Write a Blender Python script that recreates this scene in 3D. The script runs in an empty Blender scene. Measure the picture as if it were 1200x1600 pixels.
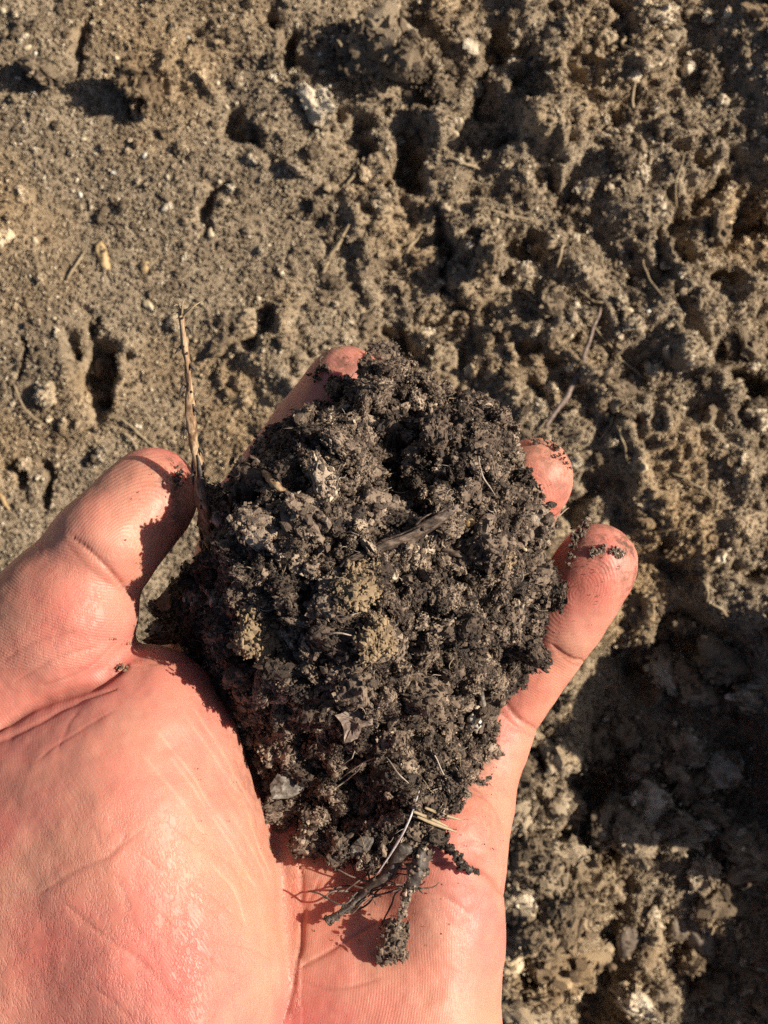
import bpy, bmesh, math, random
import numpy as np
from mathutils import Vector, Euler

random.seed(7)
rng = np.random.default_rng(11)
scene = bpy.context.scene
COL = scene.collection

# ------------------------------------------------------------------ camera, sky, sun, exposure
# Millimetres are used while modelling: x right, y away from the photographer, z up,
# z = 0 is the level of the finger roots, the ground lies 310 mm lower.
D, F, ZG = 250.0, 2222.0, -310.0          # camera height above z = 0 (mm), focal length in photo pixels
cam_d = bpy.data.cameras.new('camera')
cam = bpy.data.objects.new('camera', cam_d); COL.objects.link(cam)
cam.location = (0, 0, (D - ZG) / 1000.0)
cam_d.sensor_fit = 'HORIZONTAL'; cam_d.sensor_width = 36.0
cam_d.lens = 36.0 * F / 1200.0
cam_d.clip_start = 0.01; cam_d.clip_end = 500.0
cam_d.dof.use_dof = True
cam_d.dof.focus_distance = 0.240
cam_d.dof.aperture_fstop = 80.0
scene.camera = cam

SUN_EL, SUN_AZ = math.radians(38), math.radians(9)
sd = Vector((math.cos(SUN_EL) * math.cos(SUN_AZ), math.cos(SUN_EL) * math.sin(SUN_AZ), math.sin(SUN_EL)))
world = bpy.data.worlds.new('World'); scene.world = world; world.use_nodes = True
wn = world.node_tree; wn.nodes.clear()
sky = wn.nodes.new('ShaderNodeTexSky'); sky.sky_type = 'NISHITA'; sky.sun_disc = False; sky.air_density = 0.7; sky.dust_density = 1.5; sky.ozone_density = 0.4
sky.sun_elevation = SUN_EL; sky.sun_rotation = math.pi / 2 - SUN_AZ
bg = wn.nodes.new('ShaderNodeBackground'); bg.inputs[1].default_value = 0.05
wo = wn.nodes.new('ShaderNodeOutputWorld')
wn.links.new(sky.outputs[0], bg.inputs[0]); wn.links.new(bg.outputs[0], wo.inputs[0])
sun_d = bpy.data.lights.new('sun', 'SUN'); sun_d.energy = 5.0; sun_d.angle = math.radians(0.5)
sun_d.color = (1.0, 0.88, 0.72)
sun = bpy.data.objects.new('sun', sun_d); COL.objects.link(sun)
sun.rotation_euler = sd.to_track_quat('Z', 'Y').to_euler(); sun.location = (1, 0.2, 1)
scene.view_settings.view_transform = 'Standard'; scene.view_settings.look = 'None'
scene.cycles.max_bounces = 5; scene.cycles.diffuse_bounces = 2; scene.cycles.use_denoising = False
scene.view_settings.exposure = 0.70; scene.view_settings.gamma = 1.0

# ------------------------------------------------------------------ helpers
def P(px, py, z):                       # a photo pixel at a known height -> millimetres
    s = (D - z) / F
    return np.array([(px - 600) * s, (800 - py) * s, z], float)
def pix(V):                             # millimetres -> photo pixel
    s = F / (D - V[:, 2])
    return V[:, 0] * s + 600, 800 - V[:, 1] * s
def W(v):                               # millimetres -> world metres
    return (v[0] / 1000, v[1] / 1000, (v[2] - ZG) / 1000)
def WA(V):
    o = np.array(V, float) / 1000; o[:, 2] -= ZG / 1000; return o

def _hash(ix, iy, iz, seed):
    h = (ix.astype(np.int64) * 374761393 + iy.astype(np.int64) * 668265263 + iz.astype(np.int64) * 2147483647 + seed * 974634777) & 0xffffffff
    h = ((h ^ (h >> 13)) * 1274126177) & 0xffffffff
    h = ((h ^ (h >> 16)) * 2246822519) & 0xffffffff
    return ((h ^ (h >> 15)) & 0xffffff) / float(0xffffff)
def vnoise(V, scale, seed=0):           # value noise, -1..1
    p = np.asarray(V, float) / scale
    i = np.floor(p); f = p - i; f = f * f * f * (f * (f * 6 - 15) + 10); i = i.astype(np.int64)
    out = 0
    for dx in (0, 1):
        wx = f[:, 0] if dx else 1 - f[:, 0]
        for dy in (0, 1):
            wy = f[:, 1] if dy else 1 - f[:, 1]
            for dz in (0, 1):
                wz = f[:, 2] if dz else 1 - f[:, 2]
                out = out + wx * wy * wz * _hash(i[:, 0] + dx, i[:, 1] + dy, i[:, 2] + dz, seed)
    return out * 2 - 1
def fbm(V, scale, octv=4, seed=0, gain=0.5):
    a, o, n = 1.0, 0, 0
    for k in range(octv):
        o = o + a * vnoise(V, scale / 2 ** k, seed + k * 17); n += a; a *= gain
    return o / n
def worley(V, scale, seed=0, flat=False):   # distance to the nearest cell point and that cell's random number
    p = np.asarray(V, float) / scale; i = np.floor(p).astype(np.int64)
    best = np.full(len(p), 9.0); cell = np.zeros(len(p))
    for dx in (-1, 0, 1):
        for dy in (-1, 0, 1):
            for dz in ((0,) if flat else (-1, 0, 1)):
                cx, cy, cz = i[:, 0] + dx, i[:, 1] + dy, i[:, 2] + dz
                q = np.stack([cx + _hash(cx, cy, cz, seed), cy + _hash(cx, cy, cz, seed + 1),
                              (cz + _hash(cx, cy, cz, seed + 2)) if not flat else p[:, 2]], 1)
                d = np.sqrt(((q - p) ** 2).sum(1)); m = d < best
                best = np.where(m, d, best); cell = np.where(m, _hash(cx, cy, cz, seed + 3), cell)
    return best, cell

def mesh_from(name, V, Fq, smooth=True):
    m = bpy.data.meshes.new(name)
    V = np.ascontiguousarray(V, np.float32); m.vertices.add(len(V)); m.vertices.foreach_set('co', V.ravel())
    ln = np.full(len(Fq), Fq.shape[1], np.int32) if isinstance(Fq, np.ndarray) else np.array([len(f) for f in Fq], np.int32)
    flat = Fq.ravel() if isinstance(Fq, np.ndarray) else np.array([i for f in Fq for i in f])
    m.loops.add(len(flat)); m.loops.foreach_set('vertex_index', flat.astype(np.int32))
    m.polygons.add(len(ln)); m.polygons.foreach_set('loop_start', np.concatenate([[0], np.cumsum(ln)[:-1]]).astype(np.int32))
    m.polygons.foreach_set('use_smooth', np.full(len(ln), smooth)); m.update(calc_edges=True); m.validate()
    return m
def obj(name, mesh, mat=None, parent=None, loc=None):
    o = bpy.data.objects.new(name, mesh); COL.objects.link(o)
    if mat is not None and mesh is not None and not mesh.materials: mesh.materials.append(mat)
    if parent is not None: o.parent = parent
    if loc is not None: o.location = loc
    return o
def tag(o, label=None, cat=None, group=None, kind=None):
    for k, v in (('label', label), ('category', cat), ('group', group), ('kind', kind)):
        if v: o[k] = v
    return o
def mm_obj(name, V, Fq, mat, parent=None, smooth=True, at=None):
    """mesh given in mm -> object whose origin sits at the lowest point of the thing"""
    Wv = WA(V)
    base = np.array(at) if at is not None else np.array([Wv[:, 0].mean(), Wv[:, 1].mean(), Wv[:, 2].min()])
    o = obj(name, mesh_from(name, Wv - base, Fq, smooth), mat)
    if parent is not None:
        o.parent = parent; o.location = Vector(base) - parent.location
    else:
        o.location = base
    return o
def ico(sub):
    bm = bmesh.new(); bmesh.ops.create_icosphere(bm, subdivisions=sub, radius=1)
    V = np.array([v.co[:] for v in bm.verts]); Fq = np.array([[v.index for v in f.verts] for f in bm.faces]); bm.free()
    return V, Fq
ICO1, ICO2, ICO3 = ico(1), ico(2), ico(3)
def join(parts):
    Vs, Fs, n = [], [], 0
    for V, Fq in parts:
        Vs.append(V); Fs += [[i + n for i in f] for f in (Fq.tolist() if isinstance(Fq, np.ndarray) else Fq)]; n += len(V)
    return np.concatenate(Vs), Fs
def catmull(pts, n=6):
    pts = np.array(pts, float); e = np.vstack([2 * pts[0] - pts[1], pts, 2 * pts[-1] - pts[-2]]); out = []
    for i in range(len(pts) - 1):
        a, b, c, d = e[i:i + 4]
        for t in np.linspace(0, 1, n, endpoint=False):
            out.append(0.5 * (2 * b + (c - a) * t + (2 * a - 5 * b + 4 * c - d) * t * t + (3 * b - a - 3 * c + d) * t ** 3))
    out.append(pts[-1]); return np.array(out)
def tube(pts, radii, sides=8, rough=0.12, n=6, seed=0, jitter=0.0, flat=1.0, groove=0.0):
    """tapered uneven stem along a smooth path (mm)"""
    C = catmull(pts, n); r = np.interp(np.linspace(0, 1, len(C)), np.linspace(0, 1, len(radii)), radii)
    if jitter:
        C = C + np.stack([vnoise(C, 4.0, seed + k) for k in range(3)], 1) * jitter
    T = np.gradient(C, axis=0); T /= np.linalg.norm(T, axis=1)[:, None] + 1e-9
    up = np.array([0.13, 0.2, 1.0]); V = []
    for i in range(len(C)):
        a = np.cross(T[i], up); a /= np.linalg.norm(a) + 1e-9; b = np.cross(a, T[i])
        for k in range(sides):
            th = 2 * math.pi * k / sides
            V.append(C[i] + (a * math.cos(th) + b * math.sin(th) * flat) * r[i])
    V = np.array(V)
    if groove:
        ctr = np.repeat(C, sides, 0); th_ = np.tile(np.arange(sides), len(C)); al = np.repeat(np.arange(len(C)), sides)
        V = ctr + (V - ctr) * (1 + groove * vnoise(np.stack([th_ * 1.0, al * .16, 0 * al + seed], 1), 1.0, seed + 3))[:, None]
    if rough:
        ctr = np.repeat(C, sides, 0); rr = np.repeat(r, sides)
        V = ctr + (V - ctr) * (1 + rough * vnoise(V, np.maximum(rr.mean(), .2) * 1.2, seed + 5) + rough * vnoise(V, rr.mean() * .5 + .1, seed + 6))[:, None]
    Fq = []
    for i in range(len(C) - 1):
        for k in range(sides):
            k2 = (k + 1) % sides
            Fq.append([i * sides + k, i * sides + k2, (i + 1) * sides + k2, (i + 1) * sides + k])
    Fq.append(list(range(sides))[::-1]); Fq.append([(len(C) - 1) * sides + k for k in range(sides)])
    return V, Fq
def stone(rx, ry, rz, seed, rough=0.16, sub=3, ang=0.0, facets=0):
    V, Fq = (ICO3 if sub == 3 else ICO2 if sub == 2 else ICO1)
    V = V.copy(); rr = np.random.default_rng(seed)
    for k in range(facets):
        n = rr.normal(size=3); n /= np.linalg.norm(n); h = rr.uniform(.62, .85); d = V @ n
        V -= np.clip(d - h, 0, None)[:, None] * n * .9
    V = V * (1 + rough * fbm(V + seed * 3.1, 0.9, 4, seed))[:, None] * np.array([rx, ry, rz])
    c, s = math.cos(ang), math.sin(ang)
    return V @ np.array([[c, s, 0], [-s, c, 0], [0, 0, 1]]), Fq

# ------------------------------------------------------------------ materials
class NT:
    def __init__(self, name):
        self.m = bpy.data.materials.new(name); self.m.use_nodes = True
        self.t = self.m.node_tree; self.b = self.t.nodes['Principled BSDF']; self.out = self.t.nodes['Material Output']
    def n(self, kind, **kw):
        x = self.t.nodes.new('ShaderNode' + kind)
        for k, v in kw.items():
            if k == 'op': x.operation = v
            elif hasattr(x, k): setattr(x, k, v)
        return x
    def l(self, a, b): self.t.links.new(a, b)
    def math(self, op, a, b=None, c=None):
        x = self.n('Math', op=op)
        for i, v in enumerate((a, b, c)):
            if v is None: continue
            if hasattr(v, 'is_output'): self.l(v, x.inputs[i])
            else: x.inputs[i].default_value = v
        return x.outputs[0]
    def noise(self, scale, detail=4, rough=0.55, vec=None, dist=0.0):
        x = self.n('TexNoise'); x.inputs['Scale'].default_value = scale; x.inputs['Detail'].default_value = detail
        x.inputs['Roughness'].default_value = rough; x.inputs['Distortion'].default_value = dist
        if vec is not None: self.l(vec, x.inputs['Vector'])
        return x.outputs['Fac']
    def ramp(self, fac, stops):
        x = self.n('ValToRGB'); e = x.color_ramp.elements
        while len(e) < len(stops): e.new(0.5)
        for el, (p, c) in zip(e, stops): el.position = p; el.color = (*c, 1)
        self.l(fac, x.inputs[0]); return x.outputs[0]
    def mix(self, fac, a, b, mode='MIX'):
        x = self.n('Mix'); x.data_type = 'RGBA'; x.blend_type = mode
        for s, v in ((x.inputs[0], fac), (x.inputs[6], a), (x.inputs[7], b)):
            if hasattr(v, 'is_output'): self.l(v, s)
            else: s.default_value = v if isinstance(v, (int, float)) else (*v, 1)
        return x.outputs[2]
    def attr(self, name):
        x = self.n('Attribute'); x.attribute_name = name; return x.outputs['Fac']
    def bump(self, h, strength, dist, prev=None):
        x = self.n('Bump'); x.inputs['Strength'].default_value = strength; x.inputs['Distance'].default_value = dist
        self.l(h, x.inputs['Height'])
        if prev is not None: self.l(prev, x.inputs['Normal'])
        return x.outputs[0]
    def coords(self, kind='Object'):
        return self.n('TexCoord').outputs[kind]

def soil_material(name, stops, rough=(0.5, 0.9), gscale=900.0, tint=None, spec=0.4, relief=.0006):
    m = NT(name); co = m.coords('Object')
    oi = m.n('ObjectInfo').outputs['Random']; isl = m.n('NewGeometry').outputs['Random Per Island']
    n1 = m.noise(gscale, 3, 0.6, co); n2 = m.noise(gscale * .12, 3, 0.6, co)
    f = m.math('ADD', m.math('MULTIPLY', n1, 0.26), m.math('MULTIPLY', n2, 0.40))
    f = m.math('ADD', f, m.math('MULTIPLY', oi, 0.30)); f = m.math('ADD', f, m.math('MULTIPLY', m.math('POWER', isl, 1.5), 0.30))
    col = m.ramp(m.math('SUBTRACT', f, 0.10), stops)
    if tint:
        geo = m.n('NewGeometry').outputs['Position']
        t = m.noise(tint[1], 2, 0.5, geo)
        t = m.math('MULTIPLY', m.math('SUBTRACT', t, 0.5), 4.0); t.node.use_clamp = True
        col = m.mix(t, col, tint[0], 'MULTIPLY')
    m.l(col, m.b.inputs['Base Color'])
    r = m.n('MapRange'); r.inputs['To Min'].default_value = rough[0]; r.inputs['To Max'].default_value = rough[1]
    m.l(isl, r.inputs['Value']); m.l(r.outputs[0], m.b.inputs['Roughness'])
    m.b.inputs['Specular IOR Level'].default_value = spec
    h = m.noise(gscale * 1.5, 4, 0.7, m.n('NewGeometry').outputs['Position'])
    m.l(m.bump(h, 1.0, relief), m.b.inputs['Normal'])
    return m.m
MAT_HEAP = soil_material('dark_moist_soil', [(0.25, (.011, .007, .005)), (0.43, (.042, .028, .020)), (0.58, (.118, .083, .060)), (0.73, (.28, .21, .155)), (.86, (.62, .51, .39))], (0.35, .9), 900, None, .5)
MAT_GROUND = soil_material('brown_garden_soil', [(0.24, (.054, .038, .025)), (0.41, (.142, .105, .069)), (0.56, (.265, .203, .136)), (0.69, (.45, .36, .25)), (0.82, (.88, .78, .61))], (0.5, .95), 700, ((1.25, 1.12, .92), 14.0), .35, .0014)  # palest ramp stop paints sun glints into the colour of scattered grains

def simple_material(name, stops, scale=600, stretch=None, rough=0.7, bump=0.5, bdist=0.0003, spec=.4):
    m = NT(name); co = m.coords('Object')
    if stretch:
        mp = m.n('Mapping'); mp.inputs['Scale'].default_value = stretch; m.l(co, mp.inputs[0]); co = mp.outputs[0]
    n = m.noise(scale, 5, 0.65, co); m.l(m.ramp(n, stops), m.b.inputs['Base Color'])
    m.b.inputs['Roughness'].default_value = rough; m.b.inputs['Specular IOR Level'].default_value = spec
    m.l(m.bump(n, bump, bdist), m.b.inputs['Normal'])
    return m.m
MAT_STALK = simple_material('peeling_dry_stalk', [(0.34, (.07, .038, .022)), (0.47, (.24, .145, .08)), (0.62, (.48, .35, .22))], 700, (1, .25, 1), .65, .9)
MAT_TWIG = simple_material('weathered_twig', [(0.34, (.022, .015, .011)), (0.48, (.085, .058, .043)), (0.66, (.24, .18, .14))], 1100, (.4, .9, 1), .6, 1.0)
MAT_ROOT = simple_material('dark_wet_root', [(0.3, (.020, .016, .014)), (0.55, (.075, .062, .053)), (0.75, (.20, .17, .15))], 900, None, .5, .9)
MAT_FIBRE = simple_material('pale_root_fibre', [(0.3, (.20, .16, .12)), (0.7, (.42, .36, .30))], 900, None, .4)
MAT_SILVER = simple_material('silvery_root_skin', [(0.3, (.30, .29, .29)), (0.7, (.62, .60, .58))], 900, None, .25)
MAT_STRAW = simple_material('dry_straw', [(0.3, (.20, .145, .085)), (0.7, (.38, .30, .19))], 500, None, .6)
MAT_GOLD = simple_material('golden_straw', [(0.3, (.26, .16, .07)), (0.7, (.46, .33, .17))], 900, None, .5)
MAT_PALE = simple_material('pale_pebble', [(0.3, (.38, .30, .19)), (0.7, (.60, .51, .36))], 500, None, .5)
MAT_TAN = simple_material('tan_pebble', [(0.3, (.36, .24, .11)), (0.7, (.54, .40, .22))], 500, None, .6)
MAT_GREYROCK = simple_material('grey_rock', [(0.34, (.075, .055, .040)), (0.48, (.16, .125, .095)), (0.66, (.30, .25, .205))], 160, None, .8, 1.0, .002)
MAT_CHIP = simple_material('grey_bark', [(0.34, (.055, .047, .040)), (0.5, (.13, .113, .096)), (0.66, (.25, .22, .185))], 900, None, .65, .9)
MAT_LEAF = simple_material('brown_leaf_scrap', [(0.34, (.075, .050, .038)), (0.5, (.16, .115, .092)), (0.66, (.29, .22, .18))], 700, None, .55, .7)
MAT_RUST = simple_material('rust_leaf_scrap', [(0.3, (.22, .10, .045)), (0.7, (.42, .24, .12))], 700, None, .6, .7)
MAT_OCHRE = simple_material('ochre_clod', [(0.3, (.095, .066, .042)), (0.5, (.255, .185, .112)), (0.7, (.42, .32, .205))], 380, None, .9, 1.0, .0012)
MAT_WHITE = simple_material('white_pebble', [(0.34, (.30, .28, .24)), (0.55, (.72, .69, .60))], 500, None, .35)
MAT_GREEN = simple_material('yellow_green_scrap', [(0.3, (.34, .34, .10)), (0.7, (.55, .52, .22))], 700, None, .5)

def skin_material():
    m = NT('skin'); co = m.coords('Object')
    n1 = m.noise(28, 3, 0.5, co, .4); n2 = m.noise(110, 3, 0.6, co); n3 = m.noise(700, 2, .5, co)
    base = m.ramp(n1, [(0.34, (.465, .236, .157)), (0.48, (.485, .216, .160)), (0.62, (.475, .152, .130))])
    base = m.mix(m.math('MULTIPLY', m.math('SUBTRACT', n2, .40), .9), base, (.57, .325, .225))
    base = m.mix(m.math('MULTIPLY', m.attr('red'), .75), base, (.60, .16, .125))
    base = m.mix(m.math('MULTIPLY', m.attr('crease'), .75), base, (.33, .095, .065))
    base = m.mix(m.math('MULTIPLY', m.attr('line'), .36), base, (.70, .42, .31))
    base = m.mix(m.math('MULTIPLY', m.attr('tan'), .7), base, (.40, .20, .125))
    dn = m.math('MULTIPLY', m.math('SUBTRACT', m.noise(420, 5, .7, co), .44), 7.0); dn.node.use_clamp = True
    base = m.mix(m.math('MULTIPLY', m.math('MULTIPLY', m.attr('dirt'), dn), .95), base, (.095, .055, .037))
    m.l(base, m.b.inputs['Base Color'])
    rg = m.n('MapRange'); rg.inputs['To Min'].default_value = .36; rg.inputs['To Max'].default_value = .62
    m.l(n2, rg.inputs['Value']); m.l(rg.outputs[0], m.b.inputs['Roughness'])
    m.b.inputs['Specular IOR Level'].default_value = .36
    m.b.inputs['Subsurface Weight'].default_value = .5
    m.b.inputs['Subsurface Radius'].default_value = (1.0, .32, .18)
    m.b.inputs['Subsurface Scale'].default_value = .004
    # papillary ridges, fine cross wrinkles, pores
    ph = m.math('MULTIPLY', m.attr('ridge'), 2 * math.pi / 0.50)
    wob = m.math('MULTIPLY', m.noise(500, 2, .5, co), 4.0)
    rs = m.math('SINE', m.math('ADD', ph, wob))
    rs = m.math('MULTIPLY', rs, m.math('MULTIPLY', m.math('SUBTRACT', m.noise(120, 3, .6, co), .22), 2.0))
    b1 = m.bump(m.math('MULTIPLY', rs, m.attr('print')), .36, .00006)
    vo = m.n('TexVoronoi'); vo.feature = 'DISTANCE_TO_EDGE'; vo.inputs['Scale'].default_value = 420
    mp = m.n('Mapping'); mp.inputs['Rotation'].default_value = (0, 0, .7); mp.inputs['Scale'].default_value = (1, .35, .6)
    nz = m.n('TexNoise'); nz.inputs['Scale'].default_value = 220
    mxv = m.n('Mix'); mxv.data_type = 'VECTOR'; mxv.inputs[0].default_value = .004
    m.l(co, mp.inputs[0]); m.l(mp.outputs[0], mxv.inputs[4]); m.l(nz.outputs['Color'], mxv.inputs[5]); m.l(mxv.outputs[1], vo.inputs['Vector'])
    cr = m.n('MapRange'); cr.inputs['From Max'].default_value = .10; m.l(vo.outputs[0], cr.inputs['Value'])
    b2 = m.bump(m.math('MULTIPLY', cr.outputs[0], m.math('ADD', .1, m.attr('wrinkle'))), .5, .00015, b1)
    b3 = m.bump(n3, .25, .0002, b2)
    b4 = m.bump(n2, .35, .0007, b3)
    m.l(b4, m.b.inputs['Normal'])
    return m.m
MAT_SKIN = skin_material()

# ------------------------------------------------------------------ ground
def smooth(x): x = np.clip(x, 0, 1); return x * x * (3 - 2 * x)
GS = (D - ZG) / F                                   # mm per photo pixel on the ground
def G(px, py): return (px - 600) * GS, (800 - py) * GS
PITS = [  # hollows and cracks in the soil: pixel centre, half sizes, turn, depth in mm
    (150, 600, 42, 85, .15, 20), (640, 270, 38, 95, -.15, 20), (330, 310, 28, 36, -.7, 11), (120, 85, 22, 70, .1, 12), (205, 150, 22, 34, .2, 11),
    (770, 90, 36, 80, -.35, 16), (470, 70, 34, 55, .2, 13), (390, 220, 24, 55, .3, 13), (545, 225, 26, 45, .1, 12), (785, 190, 18, 22, 0, 9),
    (690, 410, 22, 55, .4, 10), (790, 400, 32, 40, .5, 10), (1100, 270, 45, 60, -.5, 18), (1180, 330, 40, 45, .3, 16), (850, 260, 22, 75, .3, 12),
    (1090, 385, 36, 85, .5, 17), (980, 170, 14, 75, .05, 9), (620, 530, 20, 40, 0, 12), (830, 590, 30, 70, -.5, 12), (1030, 440, 36, 60, .7, 12),
    (960, 30, 26, 45, 0, 12), (1165, 620, 40, 45, .3, 16), (1120, 560, 26, 60, .8, 13), (60, 740, 24, 36, 0, 9), (400, 520, 18, 40, 0, 8),
    (980, 1000, 30, 70, .2, 16), (870, 1380, 18, 60, .1, 14), (900, 1500, 50, 24, 0, 12), (1180, 900, 50, 34, .4, 16), (830, 1180, 30, 40, .2, 12),
    (1060, 880, 26, 40, 0, 10), (300, 30, 26, 22, 0, 8), (30, 560, 12, 40, 0, 8), (700, 520, 24, 50, .3, 10), (900, 780, 30, 50, .3, 10)]
HUMPS = [  # firm lumps that catch the sun
    (870, 170, 60, 130, .15, 13), (600, 90, 55, 55, 0, 10), (225, 145, 22, 38, 0, 9), (1010, 90, 80, 70, .3, 8), (700, 160, 40, 60, .3, 8), (290, 95, 50, 70, .2, 4),
    (560, 400, 50, 80, .3, 6), (430, 560, 50, 90, 0, 6), (1060, 540, 80, 40, -.6, 9), (870, 500, 60, 50, .3, 7), (960, 620, 90, 40, -.7, 8), (1160, 480, 50, 60, .3, 9),
    (1020, 720, 90, 70, .2, 6), (860, 1250, 36, 60, .3, 13), (820, 1310, 26, 60, 0, 12), (960, 1300, 38, 55, -.2, 18), (880, 1450, 40, 50, .3, 15), (860, 1555, 50, 30, 0, 12),
    (1080, 1060, 80, 40, .3, 10), (740, 420, 36, 60, .3, 6), (1180, 1320, 30, 40, 0, 18)]
def ground_z(X, Y):
    V = np.stack([X, Y, np.zeros_like(X)], 1)
    near = np.exp(-(X ** 2 + Y ** 2) / (900.0 ** 2))
    rough_ = .32 + .68 * smooth((X + .25 * Y + 60) / 140)            # the left half is firmer and smoother
    z = 9 * fbm(V, 110, 3, 3) + 13.5 * rough_ * fbm(V, 38, 4, 8, .45)
    Vs = np.stack([X + .35 * Y, .55 * Y - .2 * X, 0 * X], 1)
    z += 8.0 * rough_ ** 1.5 * (1 - 2 * np.abs(fbm(Vs, 42, 3, 19, .4)) ** .8)
    wx, wy = 9 * vnoise(V, 15, 51) + 5 * vnoise(V, 6.5, 52), 9 * vnoise(V, 15, 54) + 5 * vnoise(V, 6.5, 55) + 80 * (1 - near) * fbm(V, 2600, 3, 77)
    # ridges left by digging: they lean to the right in the upper right half
    u = X * math.cos(.5) + Y * math.sin(.5)
    z += 5.0 * vnoise(np.stack([u, (Y * math.cos(.5) - X * math.sin(.5)) * .35, 0 * X], 1), 24, 31) * smooth((X + 60) / 120)
    for (px, py, rx, ry, a, h), s in [(p, -1) for p in PITS] + [(p, 1) for p in HUMPS]:
        gx, gy = G(px, py); c, sn = math.cos(a), math.sin(a)
        dx, dy = X - gx, Y - gy
        m = (np.abs(dx) < 90) & (np.abs(dy) < 90)
        if not m.any(): continue
        Vm = V[m]
        w1 = vnoise(Vm, 3.6, 53) * .25; ex, ey = dx[m] + wx[m], dy[m] + wy[m]
        q = np.sqrt(((ex * c + ey * sn) / (rx * GS)) ** 2 + ((ey * c - ex * sn) / (ry * GS)) ** 2) + w1
        z[m] += s * h * ((.7 if px < 420 and py < 350 else 1.1 if px < 700 else .95) if s < 0 else 1.4) * (1 - smooth((q - .1) / (1.15 if s < 0 else 1.1)))
    # the dug hollow at the lower right and an unseen bank added beside it to cast its shade
    gx, gy = G(1060, 1215)
    wob = vnoise(V, 40, 91) * 14 + vnoise(V, 15, 92) * 7
    z -= 30 * smooth((X - (G(868, 0)[0] + wob * .6)) / 22) * smooth((G(0, 985)[1] - Y + wob * .8 - .15 * (X - gx)) / 22) * 1.0
    z -= 17 * smooth((X - (G(812, 0)[0] + wob * .5)) / 16) * smooth((G(0, 1165)[1] - Y + wob * .8) / 18) * smooth((G(1010, 0)[0] - X + wob * .4) / 24)
    bx = G(1212, 0)[0]
    z += (116 - 64 * smooth((G(0, 1255)[1] - Y + wob) / 30)) * smooth((X - bx - wob * .6) / 34) * smooth((G(0, 905)[1] - Y + wob) / 40) * (1 - smooth((X - bx - 160) / 120))
    # crumb structure
    w, c = worley(V + 3 * np.stack([vnoise(V, 9, 61), vnoise(V, 9, 62), 0 * X], 1), 11, 5, True)
    z += rough_ * (1.1 * np.clip(1 - w * 1.25, 0, 1) * (.3 + c)) * (.35 + .9 * smooth(.5 + fbm(V, 60, 2, 41) * 1.6))
    w, c = worley(V + 1.2 * np.stack([vnoise(V, 4, 63), vnoise(V, 4, 64), 0 * X], 1), 4.6, 9, True)
    z += rough_ * 1.1 * np.clip(1 - w * 1.2, 0, 1) * (.2 + 1.2 * c)
    return z + .8 * rough_ * vnoise(V, 3.4, 71) + .7 * rough_ * vnoise(V, 1.9, 72)
def axis_lines(lo, hi, step, far):
    a = list(np.arange(lo, hi, step)); s = step
    L, R = [lo], [a[-1]]
    while R[-1] < far: s *= 1.16; L.append(L[-1] - s); R.append(R[-1] + s)
    return np.array(L[1:][::-1] + a + R[1:])
gx_l = axis_lines(-172, 190, 1.05, 60000.0); gy_l = axis_lines(-225, 220, 1.05, 60000.0)
GX, GY = np.meshgrid(gx_l, gy_l, indexing='ij')
gz = ground_z(GX.ravel(), GY.ravel()) + ZG
gV = np.stack([GX.ravel(), GY.ravel(), gz], 1)
nx, ny = len(gx_l), len(gy_l)
ii = (np.arange(nx - 1)[:, None] * ny + np.arange(ny - 1)[None, :]).ravel()
gF = np.stack([ii, ii + ny, ii + ny + 1, ii + 1], 1)
ground = obj('ground', mesh_from('ground', WA(gV), gF), MAT_GROUND)
tag(ground, 'crumbly brown dug soil in low sunlight under the hand', None, None, 'structure')
GZ = gz.reshape(nx, ny)
def gz_at(px, py):
    x, y = G(px, py)
    return float(GZ[np.abs(gx_l - x).argmin(), np.abs(gy_l - y).argmin()])

# crumbly lumps: an uneven core carrying many grains
def clump_mesh(name, seed, mat, grains=120, rg=(.05, .15), elong=1.0, core=.86, soft=True):
    r = np.random.default_rng(seed); V0, F0 = ICO3 if grains > 50 else ICO2
    sq = r.uniform(.75, 1.2, 3) * np.array([elong, 1, 1])
    amp = 1 + .85 * fbm(V0 + seed * 5.3, .8, 3, seed) + .16 * fbm(V0 + seed * 2.3, .26, 2, seed + 4)
    parts = [(V0 * (amp * core)[:, None] * sq, F0)]
    for k in range(grains):
        d = r.normal(size=3); d /= np.linalg.norm(d)
        a = 1 + .85 * float(fbm((d + seed * 5.3)[None, :], .8, 3, seed)[0])
        s = rg[0] + (rg[1] - rg[0]) * r.random() ** 3.2
        g = ICO1[0] * (1 + .3 * r.normal(size=(len(ICO1[0]), 1))) * s * r.uniform(.5, 1.6, 3)
        parts.append((g + d * sq * a * (core + r.uniform(-.06, .20)), ICO1[1]))
    V, Fq = join(parts)
    m = mesh_from(name, V / 1000, Fq, False); m.materials.append(mat)
    return m
CL_G = [clump_mesh('ground_clod', 100 + k, MAT_GROUND, 190, (.04, .19), (1, 1.35)[k % 2], .84, False) for k in range(7)]
CL_H = [clump_mesh('heap_clod', 200 + k, MAT_HEAP, 460, (.03, .19), (1, 1.4)[k % 2]) for k in range(8)]
GR_G = [clump_mesh('ground_grain', 300 + k, MAT_GROUND, 9, (.2, .5), 1.0, .7, False) for k in range(3)]
GR_H = [clump_mesh('heap_grain', 320 + k, MAT_HEAP, 9, (.2, .5), 1.0, .75) for k in range(3)]

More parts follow.
